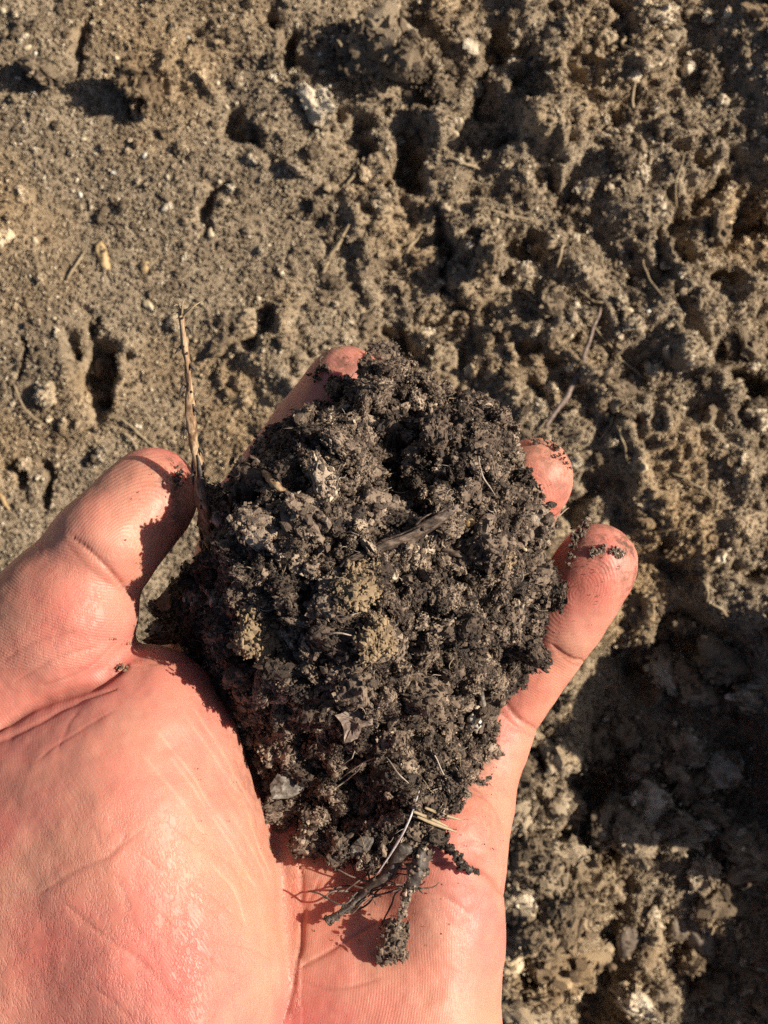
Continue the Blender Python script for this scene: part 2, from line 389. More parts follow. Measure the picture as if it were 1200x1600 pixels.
def scatter(name, sources, pts_world, rot, scl, idx, parent):
    """one 'stuff' part: copies of the given crumbs on a list of points"""
    me = bpy.data.meshes.new(name); me.vertices.add(len(pts_world)); me.vertices.foreach_set('co', np.asarray(pts_world, np.float32).ravel())
    for nm, dt, arr, key in (('rot', 'FLOAT_VECTOR', rot, 'vector'), ('scl', 'FLOAT_VECTOR', scl, 'vector'), ('idx', 'INT', idx, 'value')):
        at = me.attributes.new(nm, dt, 'POINT'); at.data.foreach_set(key, np.asarray(arr).ravel())
    o = obj(name, me, None, parent)
    o['kind'] = 'stuff'
    ng = bpy.data.node_groups.new(name + '_nodes', 'GeometryNodeTree')
    ng.interface.new_socket('Geometry', in_out='INPUT', socket_type='NodeSocketGeometry')
    ng.interface.new_socket('Geometry', in_out='OUTPUT', socket_type='NodeSocketGeometry')
    N, L = ng.nodes, ng.links
    gi, go = N.new('NodeGroupInput'), N.new('NodeGroupOutput')
    jn = N.new('GeometryNodeJoinGeometry')
    for s in sources:
        oi = N.new('GeometryNodeObjectInfo'); oi.inputs['Object'].default_value = s; oi.inputs['As Instance'].default_value = True
        L.new(oi.outputs['Geometry'], jn.inputs[0])
    ip = N.new('GeometryNodeInstanceOnPoints'); ip.inputs['Pick Instance'].default_value = True
    def na(nm, dt):
        a = N.new('GeometryNodeInputNamedAttribute'); a.data_type = dt; a.inputs[0].default_value = nm; return a.outputs[0]
    L.new(gi.outputs[0], ip.inputs['Points']); L.new(jn.outputs[0], ip.inputs['Instance'])
    L.new(na('idx', 'INT'), ip.inputs['Instance Index']); L.new(na('scl', 'FLOAT_VECTOR'), ip.inputs['Scale'])
    er = N.new('FunctionNodeEulerToRotation'); L.new(na('rot', 'FLOAT_VECTOR'), er.inputs[0]); L.new(er.outputs[0], ip.inputs['Rotation'])
    L.new(ip.outputs[0], go.inputs[0])
    md = o.modifiers.new('crumbs', 'NODES'); md.node_group = ng
    return o
def rand_rot(n): return rng.uniform(0, 2 * math.pi, (n, 3))

# clods lying on the ground, each its own piece
src_g = []
hand_picked = [(985, 1305, 9), (950, 1335, 8), (860, 1235, 9), (838, 1285, 8), (815, 1330, 10), (880, 1330, 8), (905, 1300, 6), (870, 1420, 11), (920, 1390, 8), (890, 1520, 12),
               (840, 1555, 8), (1180, 1330, 12), (1190, 1365, 8), (1150, 1100, 7), (1100, 1075, 9), (1060, 1060, 8), (1130, 1040, 10), (1175, 1090, 8), (1085, 980, 8), (1000, 960, 9),
               (225, 145, 8), (590, 85, 14), (620, 110, 10), (560, 100, 8), (660, 100, 8), (75, 125, 8), (245, 160, 6), (1010, 1590, 9), (1040, 1590, 7), (870, 1180, 8), (905, 1240, 7),
               (985, 1370, 6), (940, 1440, 6), (965, 1285, 10), (845, 1365, 11), (905, 1470, 10), (850, 1500, 9), (880, 1265, 10), (805, 1260, 9), (925, 1340, 9), (815, 1590, 10), (960, 1400, 8), (905, 1555, 8), (790, 1480, 7), (800, 1400, 8), (835, 1450, 7), (1060, 1330, 5), (1110, 1300, 5), (1010, 1200, 6), (1090, 1180, 7), (1150, 1220, 8)]
for k in range(60):
    hand_picked.append((rng.uniform(785, 1230), rng.uniform(1140, 1630), rng.uniform(3.5, 8.5)))
for k in range(295 - len(hand_picked)):
    px, py = rng.uniform(-60, 1260), rng.uniform(-60, 1680)
    if 150 < px < 760 and 800 < py < 1680: px, py = rng.uniform(780, 1260), rng.uniform(0, 1680)
    hand_picked.append((px, py, 2.2 + 5.0 * rng.random() ** 2.5))
for k, (px, py, r) in enumerate(hand_picked):
    o = bpy.data.objects.new('clod', CL_G[k % 7]); COL.objects.link(o); o.parent = ground
    x, y = G(px, py); z = gz_at(px, py) + r * (.7 if r > 5 else .3)
    o.location = W((x, y, z)); o.rotation_euler = rng.uniform(0, 6.28, 3); o.scale = Vector(rng.uniform(.8, 1.15, 3)) * r
    if k < 7: src_g.append(o)
grain_src = []
for k in range(3):
    o = bpy.data.objects.new('soil_grain', GR_G[k]); COL.objects.link(o); o.parent = ground
    px, py = (1050, 330, 60)[k], (760, 470, 240)[k]; x, y = G(px, py)
    o.location = W((x, y, gz_at(px, py) + .6)); o.scale = (1.6,) * 3; grain_src.append(o)
n = 190000
px, py = rng.uniform(-120, 1320, n), rng.uniform(-110, 1710, n)
x, y = G(px, py); z = ground_z(x, y) + ZG
big = rng.random(n) < .035
dens = fbm(np.stack([x, y, 0 * x], 1), 45, 3, 15)
rough_n = .4 + .6 * smooth((x + .25 * y + 70) / 130)
r = np.where(big, .7 + 2.6 * rng.random(n) ** 3 * (1 + dens) * rough_n, 0.20 + .55 * rng.random(n) ** 3)
idx = np.where(big, rng.integers(0, 7, n), 7 + rng.integers(0, 3, n))
scatter('loose_soil', src_g + grain_src, WA(np.stack([x, y, z + r * .45], 1)), rand_rot(n), r[:, None] * rng.uniform(.75, 1.2, (n, 3)), idx, ground)

# ------------------------------------------------------------------ signed distance modelling (hand, heap)
def cap(V, a, b, ra, rb):
    a, b = np.asarray(a, float), np.asarray(b, float); ab = b - a
    t = np.clip(((V - a) @ ab) / (ab @ ab), 0, 1)
    return np.sqrt((((V - a) - t[:, None] * ab) ** 2).sum(1)) - (ra + (rb - ra) * t)
def ell(V, c, r, ang=0.0, tilt=0.0):
    p = V - np.asarray(c, float); cs, sn = math.cos(ang), math.sin(ang)
    x, y, z = p[:, 0] * cs + p[:, 1] * sn, p[:, 1] * cs - p[:, 0] * sn, p[:, 2]
    ct, st = math.cos(tilt), math.sin(tilt); y, z = y * ct + z * st, z * ct - y * st
    q = np.stack([x / r[0], y / r[1], z / r[2]], 1); k0 = np.sqrt((q ** 2).sum(1)) + 1e-9
    k1 = np.sqrt((x / r[0] ** 2) ** 2 + (y / r[1] ** 2) ** 2 + (z / r[2] ** 2) ** 2) + 1e-9
    return k0 * (k0 - 1) / k1
def smin(a, b, k):
    h = np.clip(.5 + .5 * (b - a) / k, 0, 1)
    return b + (a - b) * h - k * h * (1 - h)
def surface_nets(fn, lo, hi, step):
    ax = [np.arange(lo[i], hi[i] + step, step) for i in range(3)]
    S = np.empty([len(a) for a in ax], np.float32)
    YY, ZZ = np.meshgrid(ax[1], ax[2], indexing='ij')
    for i0 in range(0, len(ax[0]), 12):
        xs = ax[0][i0:i0 + 12]
        Vc = np.stack([np.repeat(xs, YY.size), np.tile(YY.ravel(), len(xs)), np.tile(ZZ.ravel(), len(xs))], 1)
        S[i0:i0 + 12] = fn(Vc).reshape(len(xs), *YY.shape)
    ins = S < 0
    cnt = np.zeros([s - 1 for s in S.shape], np.int8)
    for d in np.ndindex(2, 2, 2):
        cnt += ins[d[0]:S.shape[0] - 1 + d[0], d[1]:S.shape[1] - 1 + d[1], d[2]:S.shape[2] - 1 + d[2]]
    act = (cnt > 0) & (cnt < 8); C = np.argwhere(act)
    idx = np.full(act.shape, -1, np.int64); idx[act] = np.arange(len(C))
    acc = np.zeros((len(C), 3)); num = np.zeros(len(C))
    cor = list(np.ndindex(2, 2, 2))
    for a in cor:
        for b in cor:
            if sum(abs(a[i] - b[i]) for i in range(3)) == 1 and a < b:
                sa = S[C[:, 0] + a[0], C[:, 1] + a[1], C[:, 2] + a[2]]; sb = S[C[:, 0] + b[0], C[:, 1] + b[1], C[:, 2] + b[2]]
                m = (sa < 0) != (sb < 0); t = np.where(m, sa / np.where(m, sa - sb, 1), 0)
                acc += np.where(m[:, None], np.array(a) + t[:, None] * (np.array(b) - np.array(a)), 0); num += m
    V = np.array(lo) + (C + acc / num[:, None]) * step
    quads = []
    for axn in range(3):
        o1, o2 = [(1, 2), (2, 0), (0, 1)][axn]
        sl0 = [slice(None)] * 3; sl1 = [slice(None)] * 3
        sl0[axn] = slice(0, -1); sl1[axn] = slice(1, None)
        A, B = ins[tuple(sl0)], ins[tuple(sl1)]
        E = np.argwhere(A != B); fl = A[E[:, 0], E[:, 1], E[:, 2]]
        ok = (E[:, o1] > 0) & (E[:, o2] > 0) & (E[:, o1] < S.shape[o1] - 1) & (E[:, o2] < S.shape[o2] - 1)
        E, fl = E[ok], fl[ok]
        d1 = np.zeros(3, int); d1[o1] = 1; d2 = np.zeros(3, int); d2[o2] = 1
        g = lambda e: idx[e[:, 0], e[:, 1], e[:, 2]]
        q = np.stack([g(E - d1 - d2), g(E - d2), g(E), g(E - d1)], 1)
        q[~fl] = q[~fl][:, ::-1]
        quads.append(q)
    return V, np.concatenate(quads)
def project(fn, V, it=3, e=.15):
    V = V.copy(); N = None
    for k in range(it):
        d = fn(V)
        N = np.stack([fn(V + np.eye(3)[i] * e) - d for i in range(3)], 1)
        N /= np.linalg.norm(N, axis=1)[:, None] + 1e-9
        V -= N * d[:, None]
    return V, N

# ------------------------------------------------------------------ the hand
FING = {  # root, middle joint, end joint, tip: pixel x, pixel y, height, radius (mm)
    'index': [(345, 1035, -26, 10.5), (389, 812, -42, 9.2), (480, 684, -38, 8.4), (543, 600, -28, 7.6)],
    'middle': [(478, 1090, -30, 10.8), (552, 860, -46, 9.3), (650, 752, -40, 8.5), (728, 672, -30, 7.6)],
    'ring': [(600, 1180, -27, 10.4), (690, 970, -44, 9.0), (775, 850, -38, 8.2), (838, 742, -28, 7.4)],
    'little': [(718, 1262, -27, 9.0), (784, 1110, -35, 8.0), (852, 1008, -30, 7.9), (934, 880, -22, 7.8)]}
def finger(V, ch):
    J = [P(*c[:3]) for c in ch]; R = [c[3] for c in ch]
    d = None
    for k in range(3):
        s = cap(V, J[k], J[k + 1], R[k] * (.93 if k else 1), R[k + 1] * .93 if k < 2 else R[k + 1] * .97)
        d = s if d is None else smin(d, s, 2.5)
    for k in range(3):                       # the pads between the creases
        ax = J[k + 1] - J[k]; L = np.linalg.norm(ax); ax /= L
        up = np.array([0, 0, 1.]) - ax[2] * ax; up /= np.linalg.norm(up)
        f0, f1 = ((.45, .72), (.33, .68), (.35, .86))[k]
        rp = (R[k] + R[k + 1]) / 2 * (.86, .88, .97)[k]
        d = smin(d, cap(V, J[k] + ax * L * f0 + up * 1.6, J[k] + ax * L * f1 + up * (1.6 if k < 2 else .6), rp, rp * (1 if k < 2 else .96)), 2.2)
    return d
def boxed(fn, lo, hi, V):
    d = np.full(len(V), 14.0); m = ((V > lo) & (V < hi)).all(1)
    if m.any(): d[m] = fn(V[m])
    return d
def finger_box(ch):
    J = np.array([P(*c[:3]) for c in ch]); return J.min(0) - 22, J.max(0) + 22
def hand_sdf(V):
    t = boxed(thumb_sdf, np.array([-96, -62, -34]), np.array([-10, 32, 42]), V)
    th = boxed(thenar_sdf, np.array([-130, -190, -52]), np.array([18, 12, 52]), V)
    pm = palm_sdf(V)
    h = smin(pm, th, 2.2)
    fs = None
    for nm in FING:
        f = boxed(lambda q: finger(q, FING[nm]), *finger_box(FING[nm]), V); fs = f if fs is None else smin(fs, f, 1.0)
    h = smin(h, fs, 3.2)
    return smin(h, t, 2.4)
def thumb_sdf(V):
    t = smin(cap(V, P(150, 874, -1), P(243, 766, -6), 8.9, 7.4), cap(V, P(170, 845, .5), P(226, 786, -3), 8.9, 8.4), 3)
    t = smin(t, cap(V, P(90, 962, -3), P(150, 872, -2), 11.9, 9.1), 2.4)
    t = smin(t, cap(V, P(105, 1000, -1), P(118, 958, 0), 11.4, 10.8), 2)
    return smin(t, cap(V, P(10, 1090, -6), P(95, 962, -3), 14.5, 11.6), 4)
def thenar_sdf(V):
    th = ell(V, P(222, 1405, -5), (24.0, 44, 30), .10)
    th = smin(th, ell(V, P(256, 1130, -4), (10.5, 13.5, 14), .45), 7)
    th = smin(th, ell(V, P(110, 1300, -8), (24, 30, 26), .2), 8)
    th = smin(th, cap(V, P(-10, 1150, -10), P(120, 1950, 0), 16, 25), 9)
    th = smin(th, ell(V, P(40, 1560, -8), (34, 46, 29), .1), 10)
    return smin(th, ell(V, P(270, 1560, 2), (17, 26, 24.5), .1), 10)
def palm_sdf(V):
    wr = [P(330, 2050, 0), P(420, 2060, -2), P(500, 2060, -2), P(560, 2040, 0)]
    pm = None
    for (nm, r0), w in zip((('index', 10.5), ('middle', 11), ('ring', 11), ('little', 10.5)), wr):
        c = cap(V, P(*FING[nm][0][:3]), w, r0, 17)
        pm = c if pm is None else smin(pm, c, 9)
    hy = cap(V, P(690, 1316, -10), P(676, 1470, -10), 11.4, 11.8)
    hy = smin(hy, cap(V, P(676, 1470, -11), P(648, 1640, -7), 11.8, 13.6), 5)
    hy = smin(hy, cap(V, P(648, 1640, -7), P(560, 2000, -2), 13.6, 19), 8)
    pm = smin(pm, hy, 6)
    pm = smin(pm, cap(V, P(570, 1400, -20), P(560, 1560, -15), 15, 17), 8)          # the hollow of the palm
    pm = smin(pm, cap(V, P(510, 1380, -20), P(505, 1600, -14), 14, 17), 8)
    pm = smin(pm, cap(V, P(560, 1560, -15), P(520, 1950, -6), 17, 20), 8)
    pm = smin(pm, cap(V, P(430, 2080, -4), (-20, -210, 0), 25, 27), 14)
    return smin(pm, cap(V, (-20, -210, 0), (-22, -330, 4), 27, 37), 16)
hV, hF = surface_nets(hand_sdf, (-92, -372, -72), (62, 42, 52), 1.45)
bm = bmesh.new()
bv = [bm.verts.new(v) for v in hV]
for f in hF: bm.faces.new([bv[i] for i in f])
bm.normal_update()
for lvl in range(2):
    ed = [e for e in bm.edges if all(v.co.y > -108 and (lvl == 0 or v.normal.z > -.25) for v in e.verts)]
    bmesh.ops.subdivide_edges(bm, edges=ed, cuts=1, use_grid_fill=True); bm.normal_update()
bm.verts.index_update()
hV = np.array([v.co[:] for v in bm.verts]); hF = [[v.index for v in f.verts] for f in bm.faces]; bm.free()
hV, hN = project(hand_sdf, hV, 2)
hpx, hpy = pix(hV)
front = np.clip(hN[:, 2] * 2.5 + .6, 0, 1)
def near_line(pts, width):                  # falloff around a crease drawn over the skin
    C = catmull([(a, b, 0) for a, b in pts], 8)[:, :2]; best = np.full(len(hV), 1e9)
    sel = (hpx > C[:, 0].min() - 60) & (hpx < C[:, 0].max() + 60) & (hpy > C[:, 1].min() - 60) & (hpy < C[:, 1].max() + 60) & (hN[:, 2] > -.3)
    X, Y = hpx[sel], hpy[sel]; b = np.full(sel.sum(), 1e9)
    w = 6 * vnoise(hV[sel], 5, 5) + 2 * vnoise(hV[sel], 1.6, 6)
    for i in range(len(C) - 1):
        ax, ay = C[i]; dx, dy = C[i + 1] - C[i]; L = dx * dx + dy * dy + 1e-9
        t = np.clip(((X - ax) * dx + (Y - ay) * dy) / L, 0, 1)
        tt = (i + t) / (len(C) - 1); fade = np.clip(np.minimum(tt, 1 - tt) * 6 + .15, 0, 1)
        dd = np.hypot(X - ax - t * dx + w * .35, Y - ay - t * dy + w * .35) / np.maximum(fade, .1)
        b = np.minimum(b, dd)
    out = np.zeros(len(hV)); out[sel] = .72 * np.exp(-(b / (width * 5.2)) ** 2) + .28 * np.exp(-(b / (width * 17.0)) ** 2)
    return out
crease = np.zeros(len(hV)); disp = np.zeros(len(hV)); pale = np.zeros(len(hV))
for ci, (pts, w, depth, cr) in enumerate([
        ([(862, 1008), (885, 1026), (914, 1034)], .55, .5, .6), ([(868, 1020), (890, 1036), (908, 1042)], .4, .2, .3),
        ([(785, 1094), (812, 1124), (844, 1142)], .6, .5, .6), ([(780, 1112), (806, 1136), (836, 1152)], .45, .3, .4),
        ([(112, 838), (160, 880), (208, 934)], .7, .55, .6), ([(104, 850), (140, 890), (180, 920)], .5, .2, .2),
        ([(200, 1038), (150, 1068), (100, 1085), (40, 1108), (-20, 1150)], 1.0, 1.1, .8), ([(180, 1075), (110, 1098), (30, 1140), (-20, 1170)], .7, .45, .35),
        ([(150, 1010), (90, 1030), (20, 1070)], .5, .25, .2), ([(120, 985), (60, 1000), (0, 1035)], .45, .2, .15), ([(190, 1000), (130, 1050), (60, 1075)], .4, .25, .2),
        ([(466, 1330), (472, 1430), (462, 1520), (438, 1610)], .8, .5, .45),
        ([(790, 1402), (760, 1372), (715, 1352), (660, 1350)], .9, .6, .6), ([(780, 1330), (740, 1318), (700, 1325)], .5, .2, .2),
        ([(470, 1512), (510, 1488), (548, 1462), (590, 1440)], .6, .4, .45), ([(462, 1530), (520, 1545), (600, 1530)], .5, .18, .2),
        ([(640, 1400), (690, 1400), (750, 1440)], .5, .15, .15), ([(500, 1370), (470, 1440), (465, 1500)], .5, .25, .3),
        ([(100, 1410), (150, 1455), (217, 1500), (292, 1582)], .7, .35, .35), ([(233, 1412), (283, 1458), (333, 1500), (390, 1530)], .6, .28, .3),
        ([(60, 1395), (120, 1360), (175, 1335), (200, 1300)], .8, .3, .25), ([(140, 1285), (170, 1330), (230, 1290)], .6, .2, .2),
        ([(250, 1275), (300, 1315), (360, 1352), (385, 1400)], .5, .2, .25), ([(215, 1330), (270, 1372), (320, 1390), (385, 1450)], .5, .22, .25),
        ([(180, 1360), (210, 1440), (240, 1490), (262, 1560)], .5, .2, .2), ([(320, 1470), (380, 1480), (430, 1500)], .5, .2, .2),
        ([(250, 1380), (300, 1400), (350, 1440), (380, 1445)], .4, .15, .2), ([(120, 1520), (180, 1570), (210, 1600)], .6, .25, .25),
        ([(60, 1190), (110, 1150), (180, 1110)], .7, .25, .2), ([(90, 1180), (105, 1130), (120, 1110)], .6, .2, .25),
        ([(330, 1180), (365, 1250), (385, 1320)], .4, .12, .1)]):
    if ci > 17: w, depth = w * .6, depth * .7
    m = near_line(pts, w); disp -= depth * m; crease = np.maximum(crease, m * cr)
for pts in [[(240, 1140), (300, 1215), (345, 1285), (395, 1355)], [(280, 1110), (335, 1180), (375, 1240), (420, 1370)], [(260, 1180), (320, 1260), (370, 1340), (400, 1390)],
            [(300, 1105), (360, 1190), (400, 1270)], [(330, 1350), (365, 1390), (385, 1445)], [(215, 1170), (270, 1240), (330, 1320)], [(480, 1420), (520, 1400), (560, 1400)],
            [(350, 1260), (395, 1330), (425, 1400)]]:
    m = near_line(pts, .28); disp -= .10 * m; pale = np.maximum(pale, m)
inside_th = (hpx < 470) & (hpy > 1040)
disp += .40 * vnoise(hV, 9, 21) * np.where(inside_th, 1.5, .5) + .16 * vnoise(hV, 3.5, 22) + .05 * vnoise(hV, 1.4, 23)
hV = hV + hN * (disp * front)[:, None]
# ridge flow: arches and whorls on the pads, parallel lines on the palm
def whorl(cx, cy, a, ex):
    dx, dy = (hpx - cx) / 8.6, (hpy - cy) / 8.6
    u, v = dx * math.cos(a) + dy * math.sin(a), dy * math.cos(a) - dx * math.sin(a)
    return np.sqrt((u * ex) ** 2 + v ** 2)
ridge = (hV[:, 0] * math.cos(.55) + hV[:, 1] * math.sin(.55)) + 3.4 * vnoise(hV, 20, 12)
right = (hpx > 470) & (hpy > 1200)
ridge = np.where(right, hV[:, 0] * math.cos(-.25) + hV[:, 1] * math.sin(-.25) + 3.0 * vnoise(hV, 22, 13), ridge)
lit = (hpx > 740) & (hpy < 1030); ridge = np.where(lit, whorl(905, 925, -.9, .7), ridge)
mid = (hpx > 740) & (hpy >= 1030) & (hpy < 1235); ridge = np.where(mid, hV[:, 0] * .5 + hV[:, 1] * .87, ridge)
rg_ = (hpx > 740) & (hpx < 905) & (hpy < 860) & (hpx + hpy < 1690); ridge = np.where(rg_, whorl(800, 800, -.9, .7), ridge)
thm = (hpx < 310) & (hpy < 1045) & (hpy - hpx < 1045)
ridge = np.where(thm, np.where(hpy - 1.05 * hpx < 725, whorl(185, 858, -.85, .55), hV[:, 0] * .30 + hV[:, 1] * .95 + .8 * vnoise(hV, 10, 14)), ridge)
red = np.clip(.28 + 1.1 * fbm(hV, 14, 3, 33), 0, 1) * .6
red += .5 * np.exp(-(((hpx - 265) / 55) ** 2 + ((hpy - 800) / 85) ** 2)) + .5 * np.exp(-(((hpx - 890) / 60) ** 2 + ((hpy - 890) / 60) ** 2))
red += .35 * np.exp(-(((hpx - 800) / 50) ** 2 + ((hpy - 740) / 60) ** 2)) + .25 * np.exp(-(((hpx - 200) / 160) ** 2 + ((hpy - 1350) / 170) ** 2))
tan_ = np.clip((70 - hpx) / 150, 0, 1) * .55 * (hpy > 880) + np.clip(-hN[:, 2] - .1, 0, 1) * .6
wrk = np.where(inside_th, np.clip((hpy - 1180) / 300, 0, 1), .15) + (thm & (hpy - 1.05 * hpx > 760)) * .35
def spot(px, py, rx, ry): return np.exp(-(((hpx - px) / rx) ** 2 + ((hpy - py) / ry) ** 2))
dirt = .9 * spot(270, 745, 30, 40) + .6 * spot(275, 830, 25, 60) + .8 * spot(960, 850, 45, 40) + .6 * spot(985, 900, 25, 60) + .8 * spot(865, 700, 40, 30) + .5 * spot(880, 760, 22, 50)
dirt += .7 * spot(530, 565, 50, 30) + .7 * spot(190, 1040, 14, 12) + .35 * spot(760, 1190, 40, 60) + .3 * spot(600, 1400, 110, 45) + .45 * spot(400, 1180, 35, 110) + .4 * spot(330, 1060, 40, 40) + .35 * spot(770, 1120, 40, 70) + .3 * spot(740, 1290, 40, 50) + .3 * spot(480, 1340, 40, 50)
dirt = np.clip(dirt + crease * .25, 0, 1)
base = np.array(W((-20, -330, -30)))
hm = mesh_from('hand', WA(hV) - base, hF)
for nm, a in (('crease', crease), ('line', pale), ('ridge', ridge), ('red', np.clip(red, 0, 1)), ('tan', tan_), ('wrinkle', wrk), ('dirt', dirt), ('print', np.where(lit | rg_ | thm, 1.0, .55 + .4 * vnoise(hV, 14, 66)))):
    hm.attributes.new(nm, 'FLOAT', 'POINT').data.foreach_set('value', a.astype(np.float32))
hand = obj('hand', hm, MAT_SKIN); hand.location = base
tag(hand, 'bare left hand, palm up, fingers slightly cupped under a heap of dark soil', 'hand')
fr = hN[:, 2] > 0
def top_of(V, px_, py_, rad=9):
    x_, y_ = pix(V); m = (np.abs(x_ - px_) < rad) & (np.abs(y_ - py_) < rad)
    return float(V[m, 2].max()) if m.any() else None
def skin_z(px, py): return top_of(hV[fr], px, py, 6)

# ------------------------------------------------------------------ heap of soil
POLY = np.array([(485, 622), (520, 600), (585, 545), (640, 578), (700, 612), (745, 618), (788, 645), (808, 690), (798, 725), (826, 785), (842, 835), (868, 925), (852, 1005), (792, 1062), (778, 1100),
                 (768, 1180), (742, 1235), (700, 1280), (660, 1325), (610, 1345), (505, 1352), (455, 1300), (425, 1240), (395, 1180), (345, 1085), (285, 1010), (236, 1000), (242, 955), (290, 885),
                 (318, 810), (335, 765), (392, 738), (406, 702), (438, 665), (482, 640)], float)
def poly_d(px, py):                          # distance inside the outline, in pixels (negative outside)
    px, py = np.atleast_1d(px).astype(float), np.atleast_1d(py).astype(float)
    d = np.full(len(px), 1e9); ins = np.zeros(len(px), bool)
    for i in range(len(POLY)):
        (ax, ay), (bx, by) = POLY[i], POLY[(i + 1) % len(POLY)]
        dx, dy = bx - ax, by - ay; t = np.clip(((px - ax) * dx + (py - ay) * dy) / (dx * dx + dy * dy), 0, 1)
        d = np.minimum(d, np.hypot(px - ax - t * dx, py - ay - t * dy))
        c = ((ay > py) != (by > py)) & (px < (bx - ax) * (py - ay) / ((by - ay) if by != ay else 1e-9) + ax); ins ^= c
    return np.where(ins, d, -d)
HOLES = [(612, 748, 48, 60, 17), (535, 640, 40, 32, 11), (420, 740, 50, 30, 8), (690, 670, 55, 25, 9), (560, 790, 60, 22, 5), (700, 905, 35, 45, 6), (760, 960, 28, 60, 6), (480, 860, 28, 40, 5),
         (330, 900, 40, 60, 6), (640, 1060, 30, 40, 5), (520, 1090, 40, 30, 5), (620, 1200, 40, 30, 5), (470, 1160, 26, 40, 5), (715, 1120, 24, 40, 5), (560, 1285, 40, 30, 5), (840, 880, 22, 40, 5), (640, 880, 30, 22, 4)]
blobs = []
pts = []
while len(pts) < 330:
    px, py = rng.uniform(220, 880), rng.uniform(540, 1360)
    d = float(poly_d(px, py)[0])
    if d < 17 or any((px - a) ** 2 + (py - b) ** 2 < 20 ** 2 for a, b, _ in pts): continue
    pts.append((px, py, d))
    if len(pts) > 320: break
for px, py, d in pts:
    hz = skin_z(px, py); hz = -34 if hz is None else max(hz, -34)
    if px < 500 and py > 1030: hz = min(hz, -7.0)
    crown = 18.5 + 4.5 * float(fbm(np.array([[px / 8.9, py / 8.9, 0]]), 10, 2, 88)[0]) * 1.6 - 26 * ((px - 560) / 330) ** 2 - (34 if py < 880 else 30) * ((py - 880) / (390 if py < 880 else 420)) ** 2
    slow = max(smooth((py - 980) / 160.), smooth((440 - px) / 90.) * smooth((py - 800) / 80.))
    edge = smooth(d / (95 + 75 * slow))
    crown -= 5.0 * smooth((py - 1050) / 120.)
    ztop = max((hz + 4.5) * (1 - edge) + max(crown, hz + 5) * edge, hz + 3.5)
    for (a, b, rx, ry, h) in HOLES:
        ztop -= 2.0 * h * math.exp(-((px - a) / rx) ** 2 - ((py - b) / ry) ** 2)
    r = float(np.clip(d * .09, 1.7, 5.0)) * rng.uniform(.8, 1.15)
    zc = ztop - r + rng.normal(0, 1.9)
    blobs.append((P(px, py, zc), P(px * .75 + 570 * .25, py * .75 + 960 * .25, min(zc - 2, max(hz - 2, -38))), r))
blobs = [(a, b if np.linalg.norm(a - b) > .5 else b - [0, 0, .6], r) for a, b, r in blobs]
def heap_sdf(V):
    d = np.full(len(V), 6.0)
    for a, b, r in blobs:
        lo_, hi_ = np.minimum(a, b) - r - 5, np.maximum(a, b) + r + 5
        m = ((V > lo_) & (V < hi_)).all(1)
        if m.any(): d[m] = smin(d[m], cap(V[m], a, b, r, r * .9), 1.2)
    return d
heV, heF = surface_nets(heap_sdf, (-46, -62, -46), (33, 29, 36), 1.1)
bm = bmesh.new(); bv = [bm.verts.new(v) for v in heV]
for f in heF: bm.faces.new([bv[i] for i in f])
bm.normal_update()
bmesh.ops.subdivide_edges(bm, edges=[e for e in bm.edges if e.verts[0].normal.z > -.3], cuts=1, use_grid_fill=True); bm.normal_update(); bm.verts.index_update()
heV = np.array([v.co[:] for v in bm.verts]); heN = np.array([v.normal[:] for v in bm.verts]); heF = [[v.index for v in f.verts] for f in bm.faces]; bm.free()
w, c = worley(heV, 4.2, 3); w2, c2 = worley(heV, 1.7, 4)
heV = heV + heN * (3.6 * (1 - w * 1.5) * (.3 + c) - 1.1 + .8 * (1 - w2 * 1.4) * (.3 + c2) + .45 * vnoise(heV, .8, 3))[:, None]
heap = mm_obj('soil_heap', heV, heF, MAT_HEAP, None, False, np.array(W(P(570, 960, -30))))
tag(heap, 'heap of dark moist crumbly soil filling the cupped hand', 'soil')
hl = heap.location
up_ = heN[:, 2] > -.05
hsV, hsN = heV[up_], heN[up_]
def heap_z(px, py):
    z = top_of(hsV, px, py, 8); return z if z is not None else (skin_z(px, py) if skin_z(px, py) is not None else -30)

src_h = []
cand = rng.permutation(len(hsV)); chosen = []
for i in cand:
    v = hsV[i]
    rr = 1.1 + 2.3 * rng.random() ** 1.8
    if all((v[0] - q[0]) ** 2 + (v[1] - q[1]) ** 2 > 6.0 for q, _, _ in chosen): chosen.append((v, rr, hsN[i]))
    if len(chosen) >= 285: break
for k, (v, r, nn) in enumerate(chosen):
    px_, py_ = pix(v[None, :]); r = min(r, max(1.0, float(poly_d(px_, py_)[0]) / 8.5 + 1.2))
    o = bpy.data.objects.new('crumb', CL_H[k % 8]); COL.objects.link(o); o.parent = heap
    o.location = Vector(W(v + nn * r * .8)) - hl; o.rotation_euler = rng.uniform(0, 6.28, 3); o.scale = Vector(rng.uniform(.6, 1.35, 3)) * r
    if k < 8: src_h.append(o)
CRB = np.array([(*[float(q[0]) for q in pix((v + nn * r * .8)[None, :])], v[2] + nn[2] * r * .8, r) for v, r, nn in chosen])
def heap_z(px, py):                          # the height of the crumbly surface
    z = top_of(hsV, px, py, 8)
    if z is None: z = skin_z(px, py) if skin_z(px, py) is not None else -30
    q = 1 - ((CRB[:, 0] - px) ** 2 + (CRB[:, 1] - py) ** 2) / (CRB[:, 3] * 8.0) ** 2
    return max(z, float(np.where(q > 0, CRB[:, 2] + CRB[:, 3] * .7 * np.sqrt(np.maximum(q, 0)), -99).max()))
gsrc = []
